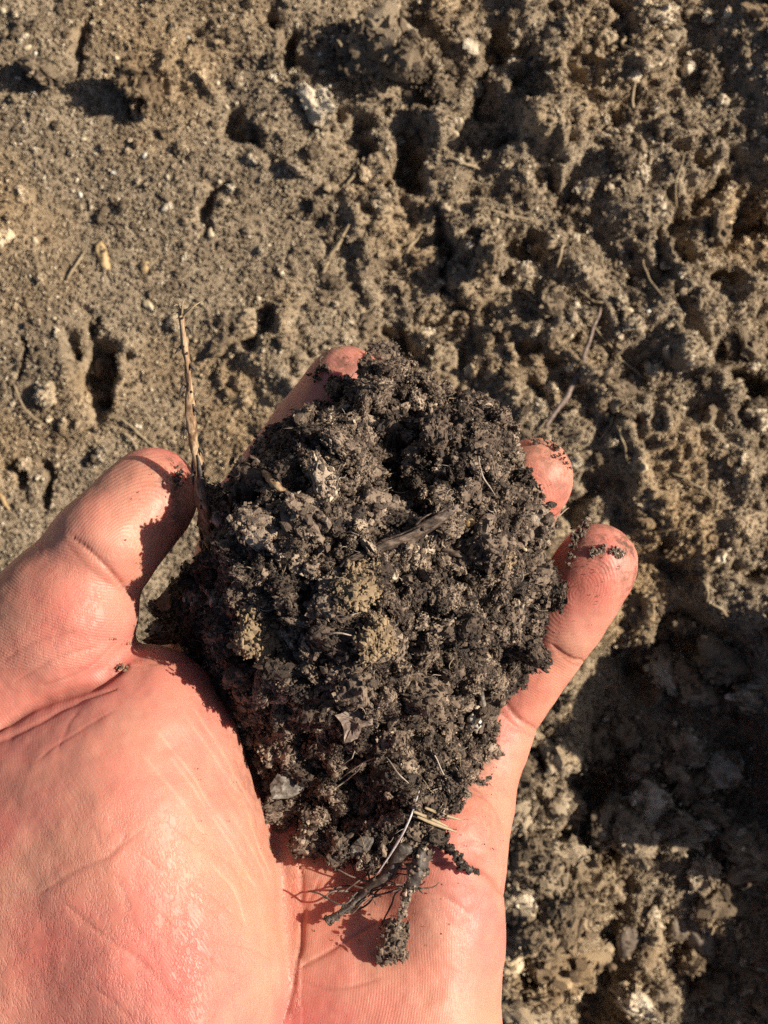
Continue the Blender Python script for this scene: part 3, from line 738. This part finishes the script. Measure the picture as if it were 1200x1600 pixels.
for k in range(3):
    o = bpy.data.objects.new('soil_grain', GR_H[k]); COL.objects.link(o); o.parent = heap
    px_, py_ = (760, 600, 480)[k], (730, 640, 1120)[k]
    o.location = Vector(W(P(px_, py_, heap_z(px_, py_) + .3))) - hl; o.scale = (.7,) * 3; gsrc.append(o)
n = 17000
sel = rng.integers(0, len(hsV), n); big = rng.random(n) < .28
r = np.where(big, .45 + 1.2 * rng.random(n) ** 2, .12 + .30 * rng.random(n) ** 2)
pos = hsV[sel] + hsN[sel] * (r * .55 + rng.random(n) * .5 * ~big)[:, None] + rng.normal(0, .25, (n, 3))
idx = np.where(big, rng.integers(0, 8, n), 8 + rng.integers(0, 3, n))
scatter('loose_crumbs', src_h + gsrc, WA(pos) - np.array(hl), rand_rot(n), r[:, None] * rng.uniform(.6, 1.4, (n, 3)), idx, heap)

# ------------------------------------------------------------------ things lying in the heap
def on_heap(pts, lift):
    return [P(a, b, heap_z(a, b) + (lift[i] if isinstance(lift, (list, tuple)) else lift)) for i, (a, b) in enumerate(pts)]
def stem(name, pts, radii, mat, label, cat, group=None, sides=8, rough=.14, extra=(), seed=1, flat=1.0, jitter=.0, groove=.0, coat=0):
    V, Fq = join([tube(pts, radii, sides, rough, 7, seed, jitter, flat, groove)])
    o = mm_obj(name, V, Fq, mat); tag(o, label, cat, group)
    if coat:
        r_ = np.random.default_rng(seed); ps = []
        for k in range(coat):
            q = V[r_.integers(0, len(V))]; s_ = .12 + .4 * r_.random() ** 2
            ps.append((ICO1[0] * (1 + .3 * r_.normal(size=(len(ICO1[0]), 1))) * s_ + q + r_.normal(0, .12, 3), ICO1[1]))
        g = mm_obj('soil_grains', *join(ps), MAT_HEAP, o, False); g['kind'] = 'stuff'
    for (nm, ps, rd, mt) in extra:
        v, f = tube(ps, rd, 5, .2, 5, seed + 9, .15); mm_obj(nm, v, f, mt, o)
    return o
# the upright stalk at the thumb tip, bark peeling, hair roots at its top
zb = heap_z(330, 840)
stalk_pts = [P(326, 850, zb - 2), P(318, 790, 4), P(305, 700, 9), P(296, 620, 14), P(290, 540, 17), P(284, 484, 19)]
top = stalk_pts[-1]
ex = [('dark_root', [P(327, 842, zb - 1), P(322, 780, 5.5), P(311, 730, 8.5), P(304, 690, 9.5)], [.7, .6, .45, .15], MAT_ROOT), ('dark_root', [P(318, 842, zb - 1), P(312, 790, 4), P(301, 735, 6), P(303, 700, 8.5)], [.6, .5, .4, .12], MAT_ROOT)]
for k, (a, b) in enumerate([(268, 492), (272, 478), (290, 466), (302, 472), (318, 468), (310, 480), (276, 498)]):
    ex.append(('rootlet', [top + [0, -rng.uniform(0, 1.5), 0], (top + P(a, b, 19 + rng.uniform(-1, 2))) / 2 + rng.normal(0, .25, 3), P(a, b, 19 + rng.uniform(-2, 3))], [.22, .14, .07], MAT_STRAW))
for k, t_ in enumerate(np.linspace(.25, .9, 9)):
    c0 = catmull(stalk_pts, 10)[int(t_ * 50)]; sd_ = (-1) ** k
    ex.append(('bark_flake', [c0 + [sd_ * .6, 0, .2], c0 + [sd_ * 1.1, -.6, .5], c0 + [sd_ * rng.uniform(1.1, 1.7), -1.2 - rng.random(), .3]], [.35, .25, .08], MAT_ROOT))
stem('plant_stalk', stalk_pts, [1.2, 1.0, .72, .66, .58, .45], MAT_STALK, 'thin upright dry plant stalk with peeling bark beside the thumb tip', 'stalk', None, 12, .22, ex, 4, 1, .3, .4, 14)
# the twig across the middle
tw = on_heap([(545, 876), (600, 853), (650, 832), (690, 808), (716, 790)], [1.0, 1.2, 1.2, 1.2, .8])
zt = np.linspace(tw[0][2], tw[-1][2], 5); zt = np.maximum(zt, max(t[2] for t in tw) - 1.6)
tw = [P(a, b, z_) for (a, b), z_ in zip([(545, 876), (600, 853), (650, 832), (690, 808), (716, 790)], zt)]
stem('twig', tw, [.4, .85, .9, .7, .25], MAT_TWIG, 'dark weathered twig lying across the middle of the soil heap', 'twig', None, 20, .06,
     [('splinter', [tw[2] + [0, 1.2, .2], tw[2] + [1, 2.2, .6], tw[2] + [2.4, 3.0, .6]], [.25, .18, .05], MAT_TWIG), ('splinter', [tw[0], tw[0] + [-1.2, -.8, .3], tw[0] + [-2.0, -1.6, .2]], [.5, .35, .08], MAT_TWIG)], 8, 1.0, .15, .4, 24)
a = on_heap([(404, 731), (425, 752), (456, 782)], [5.5, 3.6, .8])
stem('stick', a, [.55, .65, .5], MAT_STALK, 'short pale broken stick poking from the heap near the index finger', 'stick', None, 7, .3, (), 12)
a = on_heap([(690, 858), (715, 866), (738, 876)], 1.4)
stem('stick', a, [.35, .55, .25], MAT_TWIG, 'small grey splintered stick just below the end of the twig', 'stick', None, 7, .3, (), 13)
a = on_heap([(756, 1046), (752, 1080), (758, 1110)], [1.2, 1.6, .6])
stem('stick', a, [.4, .5, .45], MAT_CHIP, 'slim grey stick standing by the white pebble at the heap edge', 'stick', None, 7, .2, (), 14)
# stones and clods in the heap
def lump(name, px, py, rx, ry, rz, mat, label, cat, seed, lift=.2, ang=0., rough=.2, facets=0, group=None, zf=None, grains=0, gmat=None):
    z_ = (heap_z if zf is None else zf)(px, py)
    V, Fq = stone(rx, ry, rz, seed, rough, 3, ang, facets); c0 = P(px, py, z_ + rz * lift)
    o = mm_obj(name, V + c0, Fq, mat); tag(o, label, cat, group)
    if grains:
        r_ = np.random.default_rng(seed); ps = []
        for k in range(grains):
            q = V[r_.integers(0, len(V))]; s_ = r_.uniform(.12, .42)
            ps.append((ICO1[0] * (1 + .25 * r_.normal(size=(len(ICO1[0]), 1))) * s_ + q * 1.02 + c0, ICO1[1]))
        V2, F2 = join(ps); g = mm_obj('soil_grains', V2, F2, gmat or MAT_HEAP, o, False); g['kind'] = 'stuff'
    return o
for k, (px, py, r_, lb) in enumerate([(405, 988, 4.2, 'round ochre clod on the heap facing the thumb'), (552, 916, 3.2, 'yellowish sandy clod just below the lower end of the twig'),
                                      (588, 1000, 3.0, 'tan sandy clod in the centre of the heap below the yellowish one'), (787, 872, 1.9, 'small yellow clod on the heap beside the ring finger')]):
    oc = obj('ochre_clod', clump_mesh('ochre_clod', 500 + k, MAT_OCHRE, 1000, (.035, .14), 1.0, .84)); oc.location = W(P(px, py, heap_z(px, py) + r_ * .4)); oc.scale = (r_, r_ * 1.1, r_ * .9)
    tag(oc, lb, 'clod')
lump('ochre_clod', 733, 817, 1.0, .8, .8, MAT_GOLD, 'tiny golden clod just past the upper end of the twig', 'clod', 8, .5, 0, .3)
lump('pebble', 740, 1128, 1.6, 1.9, 1.3, MAT_WHITE, 'white speckled pebble at the heap edge beside the little finger', 'pebble', 21, 1.0, .6, .4, 9, None, None, 16)
lump('pebble', 757, 820, 2.9, 1.3, 1.0, MAT_LEAF, 'brown oval husk on the heap near the ring fingertip', 'husk', 22, .3, .75, .3, 5, None, None, 40)
for k, (px, py, r_) in enumerate([(557, 1068, .5), (601, 797, .35), (478, 1174, .45), (636, 1010, .4), (820, 858, .6), (680, 632, .5), (430, 1035, .4), (650, 700, .35), (500, 1000, .4)]):
    lump('soil_pebble', px, py, r_ * .55, r_ * .85, r_ * .6, MAT_PALE, 'tiny pale grit stone sitting among the crumbs of the heap', 'pebble', 60 + k, .9, k, .15, 2, 'pale grit stones in the heap')
def chip(name, outline, mat, label, cat, thick=.5, curl=1.0, seed=0, zf=None, lift=.6, tilt=(0, 0), group=None):
    """an irregular flake with thickness; outline in photo pixels on the surface it lies on"""
    O = np.array(outline, float); cx, cy = O.mean(0); zc = (zf or heap_z)(cx, cy) + lift
    ring = []
    for i in range(len(O)):
        a_, b_ = O[i], O[(i + 1) % len(O)]
        for t_ in (0, .33, .66): ring.append(a_ + (b_ - a_) * t_)
    ring = np.array(ring) + np.random.default_rng(seed).normal(0, 1.0, (len(ring), 2)); m_ = len(ring)
    V, Fq = [], []
    levels = [1, .7, .35]
    for sgn in (1, -1):
        for lv in levels:
            for q in ring:
                p_ = (q - (cx, cy)) * lv; xy = P(cx + p_[0], cy + p_[1], zc)
                h = curl * ((p_[0] ** 2 + p_[1] ** 2) / 900.0) + tilt[0] * p_[0] / 9 + tilt[1] * p_[1] / 9
                V.append(xy + [0, 0, h + sgn * thick / 2])
        V.append(P(cx, cy, zc) + [0, 0, sgn * thick / 2])
    V = np.array(V); V[:, 2] += .7 * vnoise(V, 2.0, seed) + .35 * vnoise(V, .8, seed + 1); st = m_ * 3 + 1
    for i in range(m_):
        j = (i + 1) % m_
        for l_ in range(2):
            Fq.append([l_ * m_ + i, l_ * m_ + j, (l_ + 1) * m_ + j, (l_ + 1) * m_ + i]); Fq.append([st + x for x in (l_ * m_ + j, l_ * m_ + i, (l_ + 1) * m_ + i, (l_ + 1) * m_ + j)])
        Fq.append([2 * m_ + i, 2 * m_ + j, 3 * m_]); Fq.append([st + 2 * m_ + j, st + 2 * m_ + i, st + 3 * m_]); Fq.append([j, i, st + i, st + j])
    o = mm_obj(name, V, Fq, mat, None, False); tag(o, label, cat, group); return o
chip('bark_chip', [(420, 1228), (436, 1208), (462, 1205), (482, 1216), (474, 1236), (450, 1248), (428, 1246)], MAT_CHIP, 'flat grey bark chip at the heap edge against the ball of the thumb', 'bark', .8, -.25, 3, None, 2.4, (-.15, .0))
chip('leaf_scrap', [(524, 1118), (548, 1108), (566, 1114), (584, 1110), (582, 1132), (566, 1136), (560, 1156), (540, 1160), (536, 1136)], MAT_LEAF, 'ragged brown leaf scrap on the lower part of the heap', 'leaf', .35, -.3, 5, None, 1.8, (-.12, .08))
chip('bark_chip', [(545, 1325), (565, 1306), (585, 1308), (580, 1328), (560, 1338)], MAT_CHIP, 'pale grey bark chip under the lower tip of the heap', 'bark', .5, -.2, 7, None, 1.0)
chip('leaf_scrap', [(246, 938), (260, 922), (266, 934), (268, 950), (252, 956)], MAT_RUST, 'rust coloured leaf scrap in the shade behind the thumb', 'leaf', .3, .3, 8, lambda a, b: max(heap_z(a, b), -8), 1.0)
chip('bark_chip', [(222, 1000), (248, 986), (290, 990), (300, 1000), (268, 1006), (240, 1012)], MAT_TWIG, 'dark crumb covered bark sliver on the fold below the thumb', 'bark', .8, -.2, 9, None, 1.6)
chip('leaf_scrap', [(800, 806), (822, 800), (848, 806), (838, 826), (812, 822)], MAT_CHIP, 'grey leaf scrap on the heap touching the ring finger', 'leaf', .4, -.2, 10, None, 1.2)
# golden straw, roots
for k, ps in enumerate([[(646, 1268), (670, 1278), (700, 1292)], [(652, 1276), (680, 1288), (714, 1300)], [(664, 1262), (690, 1272), (722, 1282)]]):
    stem('straw', on_heap(ps, 1.7 + .2 * k), [.22, .36, .14], MAT_STRAW, 'split golden straw piece at the lower right of the heap', 'straw', 'golden straw splinters', 6, .1, (), 31 + k, .5)
zs = lambda a, b, l: P(a, b, max(skin_z(a, b) or -10, -24) + l)
z_low = heap_z(640, 1300)
stem('root', [P(655, 1236, heap_z(655, 1236) + 1.6), P(640, 1280, heap_z(640, 1280) + 2.0), P(618, 1322, z_low + 2), P(588, 1368, (skin_z(588, 1368) or -10) + 6)], [.13, .2, .22, .08], MAT_SILVER, 'shiny silvery root running off the lower tip of the heap', 'root', None, 7, .1, (), 41)
stem('root', [P(640, 1322, z_low + .5), P(600, 1368, (skin_z(600, 1368) or -10) + 3.6), P(562, 1396, (skin_z(562, 1396) or -10) + 3), P(528, 1426, (skin_z(528, 1426) or -10) + 2.6), P(514, 1442, (skin_z(514, 1442) or -10) + 2.2)], [1.2, .95, .7, .55, .7], MAT_ROOT,
     'thick black tapering root sticking out over the palm', 'root', None, 12, .2, (), 42, .8, .6, .3, 90)
zr = skin_z(640, 1400) or -10
r2 = stem('root', [P(660, 1325, z_low), P(650, 1362, zr + 3.5), P(634, 1395, zr + 3.6), P(630, 1420, zr + 3.6), P(624, 1452, zr + 4)], [1.2, 1.5, .7, .45, .4], MAT_ROOT, 'crumb coated root carrying the dangling soil pellet', 'root', None, 12, .3, (), 43, .8, .5, .3, 260)
pel = obj('soil_pellet', clump_mesh('soil_pellet', 77, MAT_HEAP, 420, (.03, .16), 1.0, .84)); pel.location = W(P(615, 1471, zr + 2.4)); pel.scale = (2.7, 3.6, 2.7)
tag(pel, 'soil pellet dangling from a root over the palm', 'soil pellet')
fib = [[(508, 1392), (545, 1385), (590, 1380), (660, 1368)], [(520, 1378), (560, 1388), (620, 1378), (668, 1380)], [(560, 1412), (590, 1390), (630, 1370)], [(545, 1425), (575, 1400), (600, 1372)], [(552, 1310), (550, 1350), (558, 1380)],
       [(590, 1300), (600, 1340), (612, 1372)], [(480, 1395), (530, 1402), (575, 1386)], [(505, 1410), (550, 1398), (600, 1396), (650, 1390)], [(530, 1362), (575, 1376), (640, 1386), (690, 1378)], [(600, 1440), (612, 1410), (640, 1372)],
       [(536, 1400), (580, 1362), (620, 1330)], [(580, 1330), (572, 1372), (586, 1412)], [(660, 1392), (640, 1380), (600, 1390), (566, 1416)], [(575, 1405), (560, 1420), (550, 1436)], [(600, 1352), (640, 1356), (676, 1352)]]
for k, ps in enumerate(fib):
    q = [P(a, b, (skin_z(a, b) or -12) + 2.2 + 1.2 * math.sin(a)) for a, b in ps]
    stem('root_fibre', q, [.13, .2, .18, .1], MAT_LEAF if k % 3 else MAT_ROOT, 'fine root fibre fanning out below the heap over the palm', 'root', 'fine root fibres over the palm', 5, .2, (), 50 + k, 1, 1.1)
q = [P(690, 1318, heap_z(690, 1318) + .5), P(712, 1332, (skin_z(712, 1332) or -8) + 2.5), P(724, 1352, (skin_z(724, 1352) or -8) + 2.2), P(743, 1363, (skin_z(743, 1363) or -8) + 1.6)]
stem('root', q, [.7, .55, .6, .2], MAT_ROOT, 'short crumbly root lying on the palm below the little finger', 'root', None, 8, .4, (), 61, 1, .4, .3, 110)
# hair roots all over the heap
for k in range(46):
    for _ in range(60):
        px, py = rng.uniform(330, 850), rng.uniform(580, 1330)
        if poly_d(px, py)[0] > 12: break
    an = rng.uniform(0, 6.28); L_ = rng.uniform(10, 32); z0 = heap_z(px, py)
    mid_ = (px + L_ * math.cos(an) * .5, py + L_ * math.sin(an) * .5)
    q = [P(px, py, z0), P(*mid_, max(z0, heap_z(*mid_)) + rng.uniform(1.2, 2.6)), P(px + L_ * math.cos(an + .4), py + L_ * math.sin(an + .4), heap_z(px + L_ * math.cos(an + .4), py + L_ * math.sin(an + .4)) + rng.uniform(.4, 2.0))]
    stem('hair_root', q, [.11, .1, .05], MAT_FIBRE if k % 2 else MAT_STRAW, 'hair thin root curling out of the soil heap', 'root', 'hair roots in the heap', 4, .1, (), 100 + k, 1, .5)
for k, ps in enumerate([[(745, 690), (752, 740), (772, 775)], [(535, 1215), (560, 1195), (600, 1180)], [(600, 1180), (625, 1210), (640, 1225)], [(520, 1235), (545, 1215), (566, 1195)], [(672, 1170), (690, 1210), (700, 1240)], [(470, 1000), (520, 990), (570, 996)], [(850, 818), (872, 806), (890, 796)]]):
    stem('hair_root', on_heap(ps, [.8, 2.4, 1.8]), [.12, .16, .08], MAT_FIBRE, 'longer pale root thread trailing over the crumbs of the heap', 'root', 'pale root threads on the heap', 5, .1, (), 160 + k, 1, .4)

fz = []
r_ = np.random.default_rng(77)
for k in range(420):
    v = hsV[r_.integers(0, len(hsV))]; an = r_.uniform(0, 6.28); L_ = r_.uniform(.8, 3.2); dz = r_.uniform(-.3, 1.2)
    d_ = np.array([math.cos(an), math.sin(an), 0]); e_ = np.array([math.cos(an + .9), math.sin(an + .9), 0])
    fz.append(tube([v + [0, 0, .6], v + d_ * L_ * .5 + [0, 0, 1.1 + dz * .5], v + d_ * L_ * .7 + e_ * L_ * .4 + [0, 0, .9 + dz]], [.07, .08, .04], 3, 0, 3, k))
g = mm_obj('root_hairs', *join(fz), MAT_FIBRE, heap); g['kind'] = 'stuff'

# ------------------------------------------------------------------ soil stuck to the skin
def cluster(name, spots, label, seed, mat=MAT_HEAP):
    r_ = np.random.default_rng(seed); ps = []
    for (px, py, spread, cnt, s0) in spots:
        for k in range(cnt):
            a_, b_ = px + r_.normal(0, spread), py + r_.normal(0, spread); z_ = skin_z(a_, b_)
            if z_ is None: continue
            s_ = s0 * r_.uniform(.35, 1.0); c_ = P(a_, b_, z_ + s_ * .15)
            for g_ in range(7 if s0 > .3 else 2):
                ps.append((ICO1[0] * (1 + .35 * r_.normal(size=(len(ICO1[0]), 1))) * s_ * r_.uniform(.25, .62) * r_.uniform(.6, 1.4, 3) + c_ + r_.normal(0, .42, 3) * s_ * (1, 1, .6), ICO1[1]))
    V, Fq = join(ps); o = mm_obj(name, V, Fq, mat, None, False); tag(o, label, 'soil'); return o
cluster('soil_smear', [(912, 822, 7, 16, .8), (900, 836, 6, 14, .8), (896, 852, 3, 9, .65), (890, 868, 2, 7, .5), (889, 882, 2, 5, .45)], 'dark crumb of soil hanging at the little fingertip edge', 1)
cluster('soil_smear', [(928, 862, 4, 10, .65), (942, 858, 4, 8, .6), (958, 860, 4, 10, .6), (970, 866, 3, 8, .6)], 'strip of soil crumbs across the pad of the little finger', 2)
cluster('soil_smear', [(836, 682, 9, 16, .45), (858, 686, 6, 10, .4), (868, 698, 4, 10, .5), (880, 712, 4, 6, .4), (886, 726, 3, 4, .35)], 'scatter of crumbs along the end of the ring finger', 3)
cluster('soil_smear', [(282, 742, 5, 9, .5), (276, 735, 8, 8, .3), (284, 754, 4, 6, .35)], 'dark flecks of soil on the tip of the thumb', 4)
cluster('soil_smear', [(505, 572, 6, 16, .6), (494, 588, 5, 12, .6), (575, 556, 8, 16, .6), (548, 548, 14, 8, .3)], 'soil crumbs clinging round the index fingertip', 5)
cluster('soil_smear', [(190, 1041, 4, 10, .4), (183, 998, 3, 3, .35), (197, 1000, 3, 3, .35)], 'brown soil speck caught in the fold below the thumb', 6, MAT_OCHRE)
sp = [(rng.uniform(300, 440), rng.uniform(1050, 1330), 9, 1, .22) for k in range(26)] + [(rng.uniform(690, 790), rng.uniform(1080, 1330), 9, 1, .22) for k in range(28)] + [(rng.uniform(470, 720), rng.uniform(1340, 1480), 10, 1, .22) for k in range(24)] + [(rng.uniform(190, 290), rng.uniform(720, 960), 9, 1, .22) for k in range(16)] + [(rng.uniform(870, 985), rng.uniform(830, 1000), 8, 1, .22) for k in range(22)] + [(rng.uniform(920, 985), rng.uniform(840, 960), 6, 2, .22) for k in range(14)] + [(rng.uniform(835, 885), rng.uniform(700, 800), 6, 2, .2) for k in range(9)] + \
     [(rng.uniform(200, 285), rng.uniform(740, 880), 6, 2, .2) for k in range(9)] + [(rng.uniform(700, 775), rng.uniform(1240, 1400), 8, 1, .2) for k in range(10)] + \
     [(rng.uniform(300, 400), rng.uniform(1080, 1230), 8, 1, .18) for k in range(6)] + [(rng.uniform(790, 850), rng.uniform(1070, 1190), 8, 1, .16) for k in range(6)] + [(rng.uniform(480, 700), rng.uniform(1360, 1460), 9, 1, .18) for k in range(10)]
o = cluster('skin_specks', sp, 'fine dark soil specks sprinkled over the skin of the hand', 9); o['kind'] = 'stuff'

# ------------------------------------------------------------------ things lying on the ground
def gpt(px, py, lift): x_, y_ = G(px, py); return np.array([x_, y_, gz_at(px, py) + lift])
def gstraw(ps, r_, mat, label, group, k, lift=1.6):
    q = [gpt(a, b, lift) for a, b in ps]; zz = np.array([v[2] for v in q]); zz = np.maximum(zz, np.linspace(zz[0], zz[-1], len(zz)))
    for v, z_ in zip(q, zz): v[2] = z_
    return stem('straw' if 'straw' in label else 'root_thread', q, [r_ * .7, r_, r_ * .9, r_ * .4], mat, label, 'straw' if 'straw' in label else 'root', group, 6, .2, (), 200 + k, 1, .8)
for k, ps in enumerate([[(632, 415), (640, 388), (662, 360)], [(1102, 292), (1115, 272), (1136, 262)], [(1090, 898), (1096, 920), (1102, 942)], [(1108, 940), (1126, 955), (1148, 970)], [(194, 676), (205, 690), (216, 704)],
                       [(700, 254), (725, 262), (755, 270)], [(868, 420), (876, 392), (892, 372)], [(985, 205), (980, 170), (986, 130)], [(930, 690), (945, 668), (952, 655)], [(975, 52), (968, 80), (980, 105)],
                       [(1180, 955), (1196, 972), (1212, 990)], [(845, 1290), (862, 1284), (878, 1274)], [(560, 250), (552, 275), (540, 290)], [(110, 440), (122, 415), (134, 396)]]):
    lb = {0: 'curved dry straw on the ground beside the wide half buried straw', 2: 'short dry straw on the ground across from the little fingertip', 3: 'dry straw lying end to end with the one across from the little fingertip',
          4: 'short dry straw on the ground just beyond the thumb tip', 6: 'thin dry straw touching the yellow green leaf bit', 8: 'short dry straw on the ground past the ring fingertip', 11: 'short dry straw among the clods beside the heel of the hand',
          13: 'short dry straw beside the long tan stone'}.get(k)
    gstraw(ps, .62, MAT_STRAW, lb or 'short bent dry straw on rough open ground, no stone or finger near', 'short straws on the ground', k)
for k, ps in enumerate([[(842, 672), (880, 620), (908, 560), (932, 486)], [(900, 455), (930, 480), (960, 470)], [(950, 655), (962, 690), (972, 724)], [(1040, 740), (1080, 760), (1120, 790)], [(800, 440), (830, 470), (880, 500), (930, 520)],
                       [(905, 490), (960, 560), (1010, 600)], [(1000, 410), (1010, 450), (1040, 480)], [(1060, 340), (1050, 300), (1060, 250)], [(760, 330), (800, 340), (850, 350)], [(20, 600), (40, 640), (70, 660)], [(240, 700), (200, 660), (170, 650)],
                       [(830, 1215), (850, 1240), (872, 1262)], [(900, 1570), (920, 1590), (950, 1600)], [(1130, 1240), (1140, 1280), (1160, 1300)]]):
    lb = {0: 'longest root thread on the ground, starting beside the ring finger', 2: 'short root thread on the ground past the ring fingertip', 9: 'thin root thread on the ground behind the thumb', 10: 'thin root thread on the ground between thumb tip and stalk',
          11: 'thin root thread on the clods beside the little finger root', 12: 'thin root thread on the ground beside the wrist side of the palm', 13: 'thin root thread in the shaded hollow'}.get(k)
    gstraw(ps, .45 if k else 1.1, MAT_STRAW if k else MAT_LEAF, lb or 'thin brown root thread lying over rough ground away from the hand', 'root threads on the ground', 30 + k, 1.6 if k else 3.0)
gstraw([(496, 448), (515, 410), (535, 372), (548, 345)], .75, MAT_STRAW, 'wide pale straw half buried in the ground above the index finger', None, 60, .3)
gstraw([(-4, 770), (6, 785), (14, 798)], 1.1, MAT_GOLD, 'orange straw bit on the ground beside the thumb', None, 61, 1.0)
def gl(a, b): return gz_at(a, b)
def gpeb(name, px, py, rx, ry, rz, mat, label, cat, seed, ang=0., rough=.16, facets=3, group=None, lift=.4, grains=0):
    V, Fq = stone(rx, ry, rz, seed, rough, 3, ang, facets); o = mm_obj(name, V + gpt(px, py, rz * lift), Fq, mat); tag(o, label, cat, group)
    if grains:
        r_ = np.random.default_rng(seed); ps = []
        for k in range(grains):
            s_ = r_.uniform(.2, .8); ps.append((ICO1[0] * (1 + .25 * r_.normal(size=(len(ICO1[0]), 1))) * s_ + V[r_.integers(0, len(V))] * 1.02 + gpt(px, py, rz * lift), ICO1[1]))
        V2, F2 = join(ps); g = mm_obj('soil_grains', V2, F2, MAT_GROUND, o, False); g['kind'] = 'stuff'
gpeb('pebble', 331, 367, 2.0, 2.6, 1.8, MAT_PALE, 'pale yellow angular pebble on the ground above the stalk', 'pebble', 301, .2, .25, 8)
gpeb('pebble', 163, 405, 2.2, 6.4, 2.0, MAT_TAN, 'long tan stone lying on the ground', 'stone', 302, .25, .45, 9, None, .2, 30)
gpeb('pebble', 228, 420, 2.9, 2.4, 1.6, MAT_TAN, 'orange tan flat pebble beside the long tan stone', 'pebble', 303, .3, .3, 8, None, .2, 20)
gpeb('pebble', 234, 478, 1.8, 2.8, 1.4, MAT_PALE, 'pale oval pebble on the ground left of the stalk top', 'pebble', 304, .5, .3, 8)
gpeb('rock', 1118, 1490, 8.0, 14, 8, MAT_GREYROCK, 'dark grey brown rock at the bottom of the shaded hollow', 'rock', 305, .35, .2, 14, None, .45, 160)
gpeb('rock', 992, 1482, 5.5, 8.5, 6, MAT_GREYROCK, 'small grey stone with a sunlit edge beside the dark rock', 'rock', 306, -.25, .25, 12, None, .7, 120)
gpeb('rock', 1080, 1482, 6.0, 6.0, 4, MAT_GREYROCK, 'rounded stone in shade touching the dark grey brown rock', 'rock', 307, 0, .25, 12, None, .3, 100)
gpeb('rock', 1190, 1340, 8, 10, 8, MAT_OCHRE, 'pale sandy clod lit by the sun beside the shaded hollow', 'clod', 308, .2, .35, 0, None, .7, 160)
gpeb('leaf_bit', 895, 377, 1.6, 2.2, .9, MAT_GREEN, 'yellow green leaf bit lying among straws on the ground', 'leaf', 309, .6, .3, 2)
for k, (px, py, r_) in enumerate([(126, 306, 1.2), (128, 325, 1.1), (134, 222, 1.0), (50, 84, 1.3), (62, 92, 1.0), (14, 30, 1.3), (558, 38, 1.2), (556, 233, 1.0), (230, 248, 1.0), (148, 14, 1.1), (264, 280, 1.0), (590, 330, 1.1), (1152, 32, 1.8), (1196, 180, 2.4),
                                (774, 343, 1.6), (976, 490, 1.4), (1004, 494, 1.0), (886, 532, 1.0), (868, 432, 1.3), (710, 217, 1.4), (180, 272, 1.0), (455, 528, .9), (245, 566, .9), (60, 380, 1.2), (297, 63, 1.0), (420, 385, .9), (1020, 118, 1.1), (890, 118, .9), (1110, 360, 1.1), (995, 435, 1.0),
                                (945, 1062, .9), (1130, 1195, 1.1), (1080, 1270, .9), (945, 1505, .8), (1155, 1320, 1.0), (1010, 350, .9), (800, 270, 1.0), (355, 170, .9), (90, 500, .9), (30, 470, 1.0), (500, 90, .8), (180, 60, .8), (1060, 640, .9), (1120, 700, 1.0), (940, 760, .9)]):
    gpeb('grit_stone', px, py, r_ * .85, r_ * (.9 + .5 * rng.random()), r_ * .7, MAT_PALE if k % 4 else MAT_WHITE, 'small pale grit stone lying on the brown ground', 'pebble', 400 + k, k * .7, .3, 4, 'pale grit stones on the ground', .6)
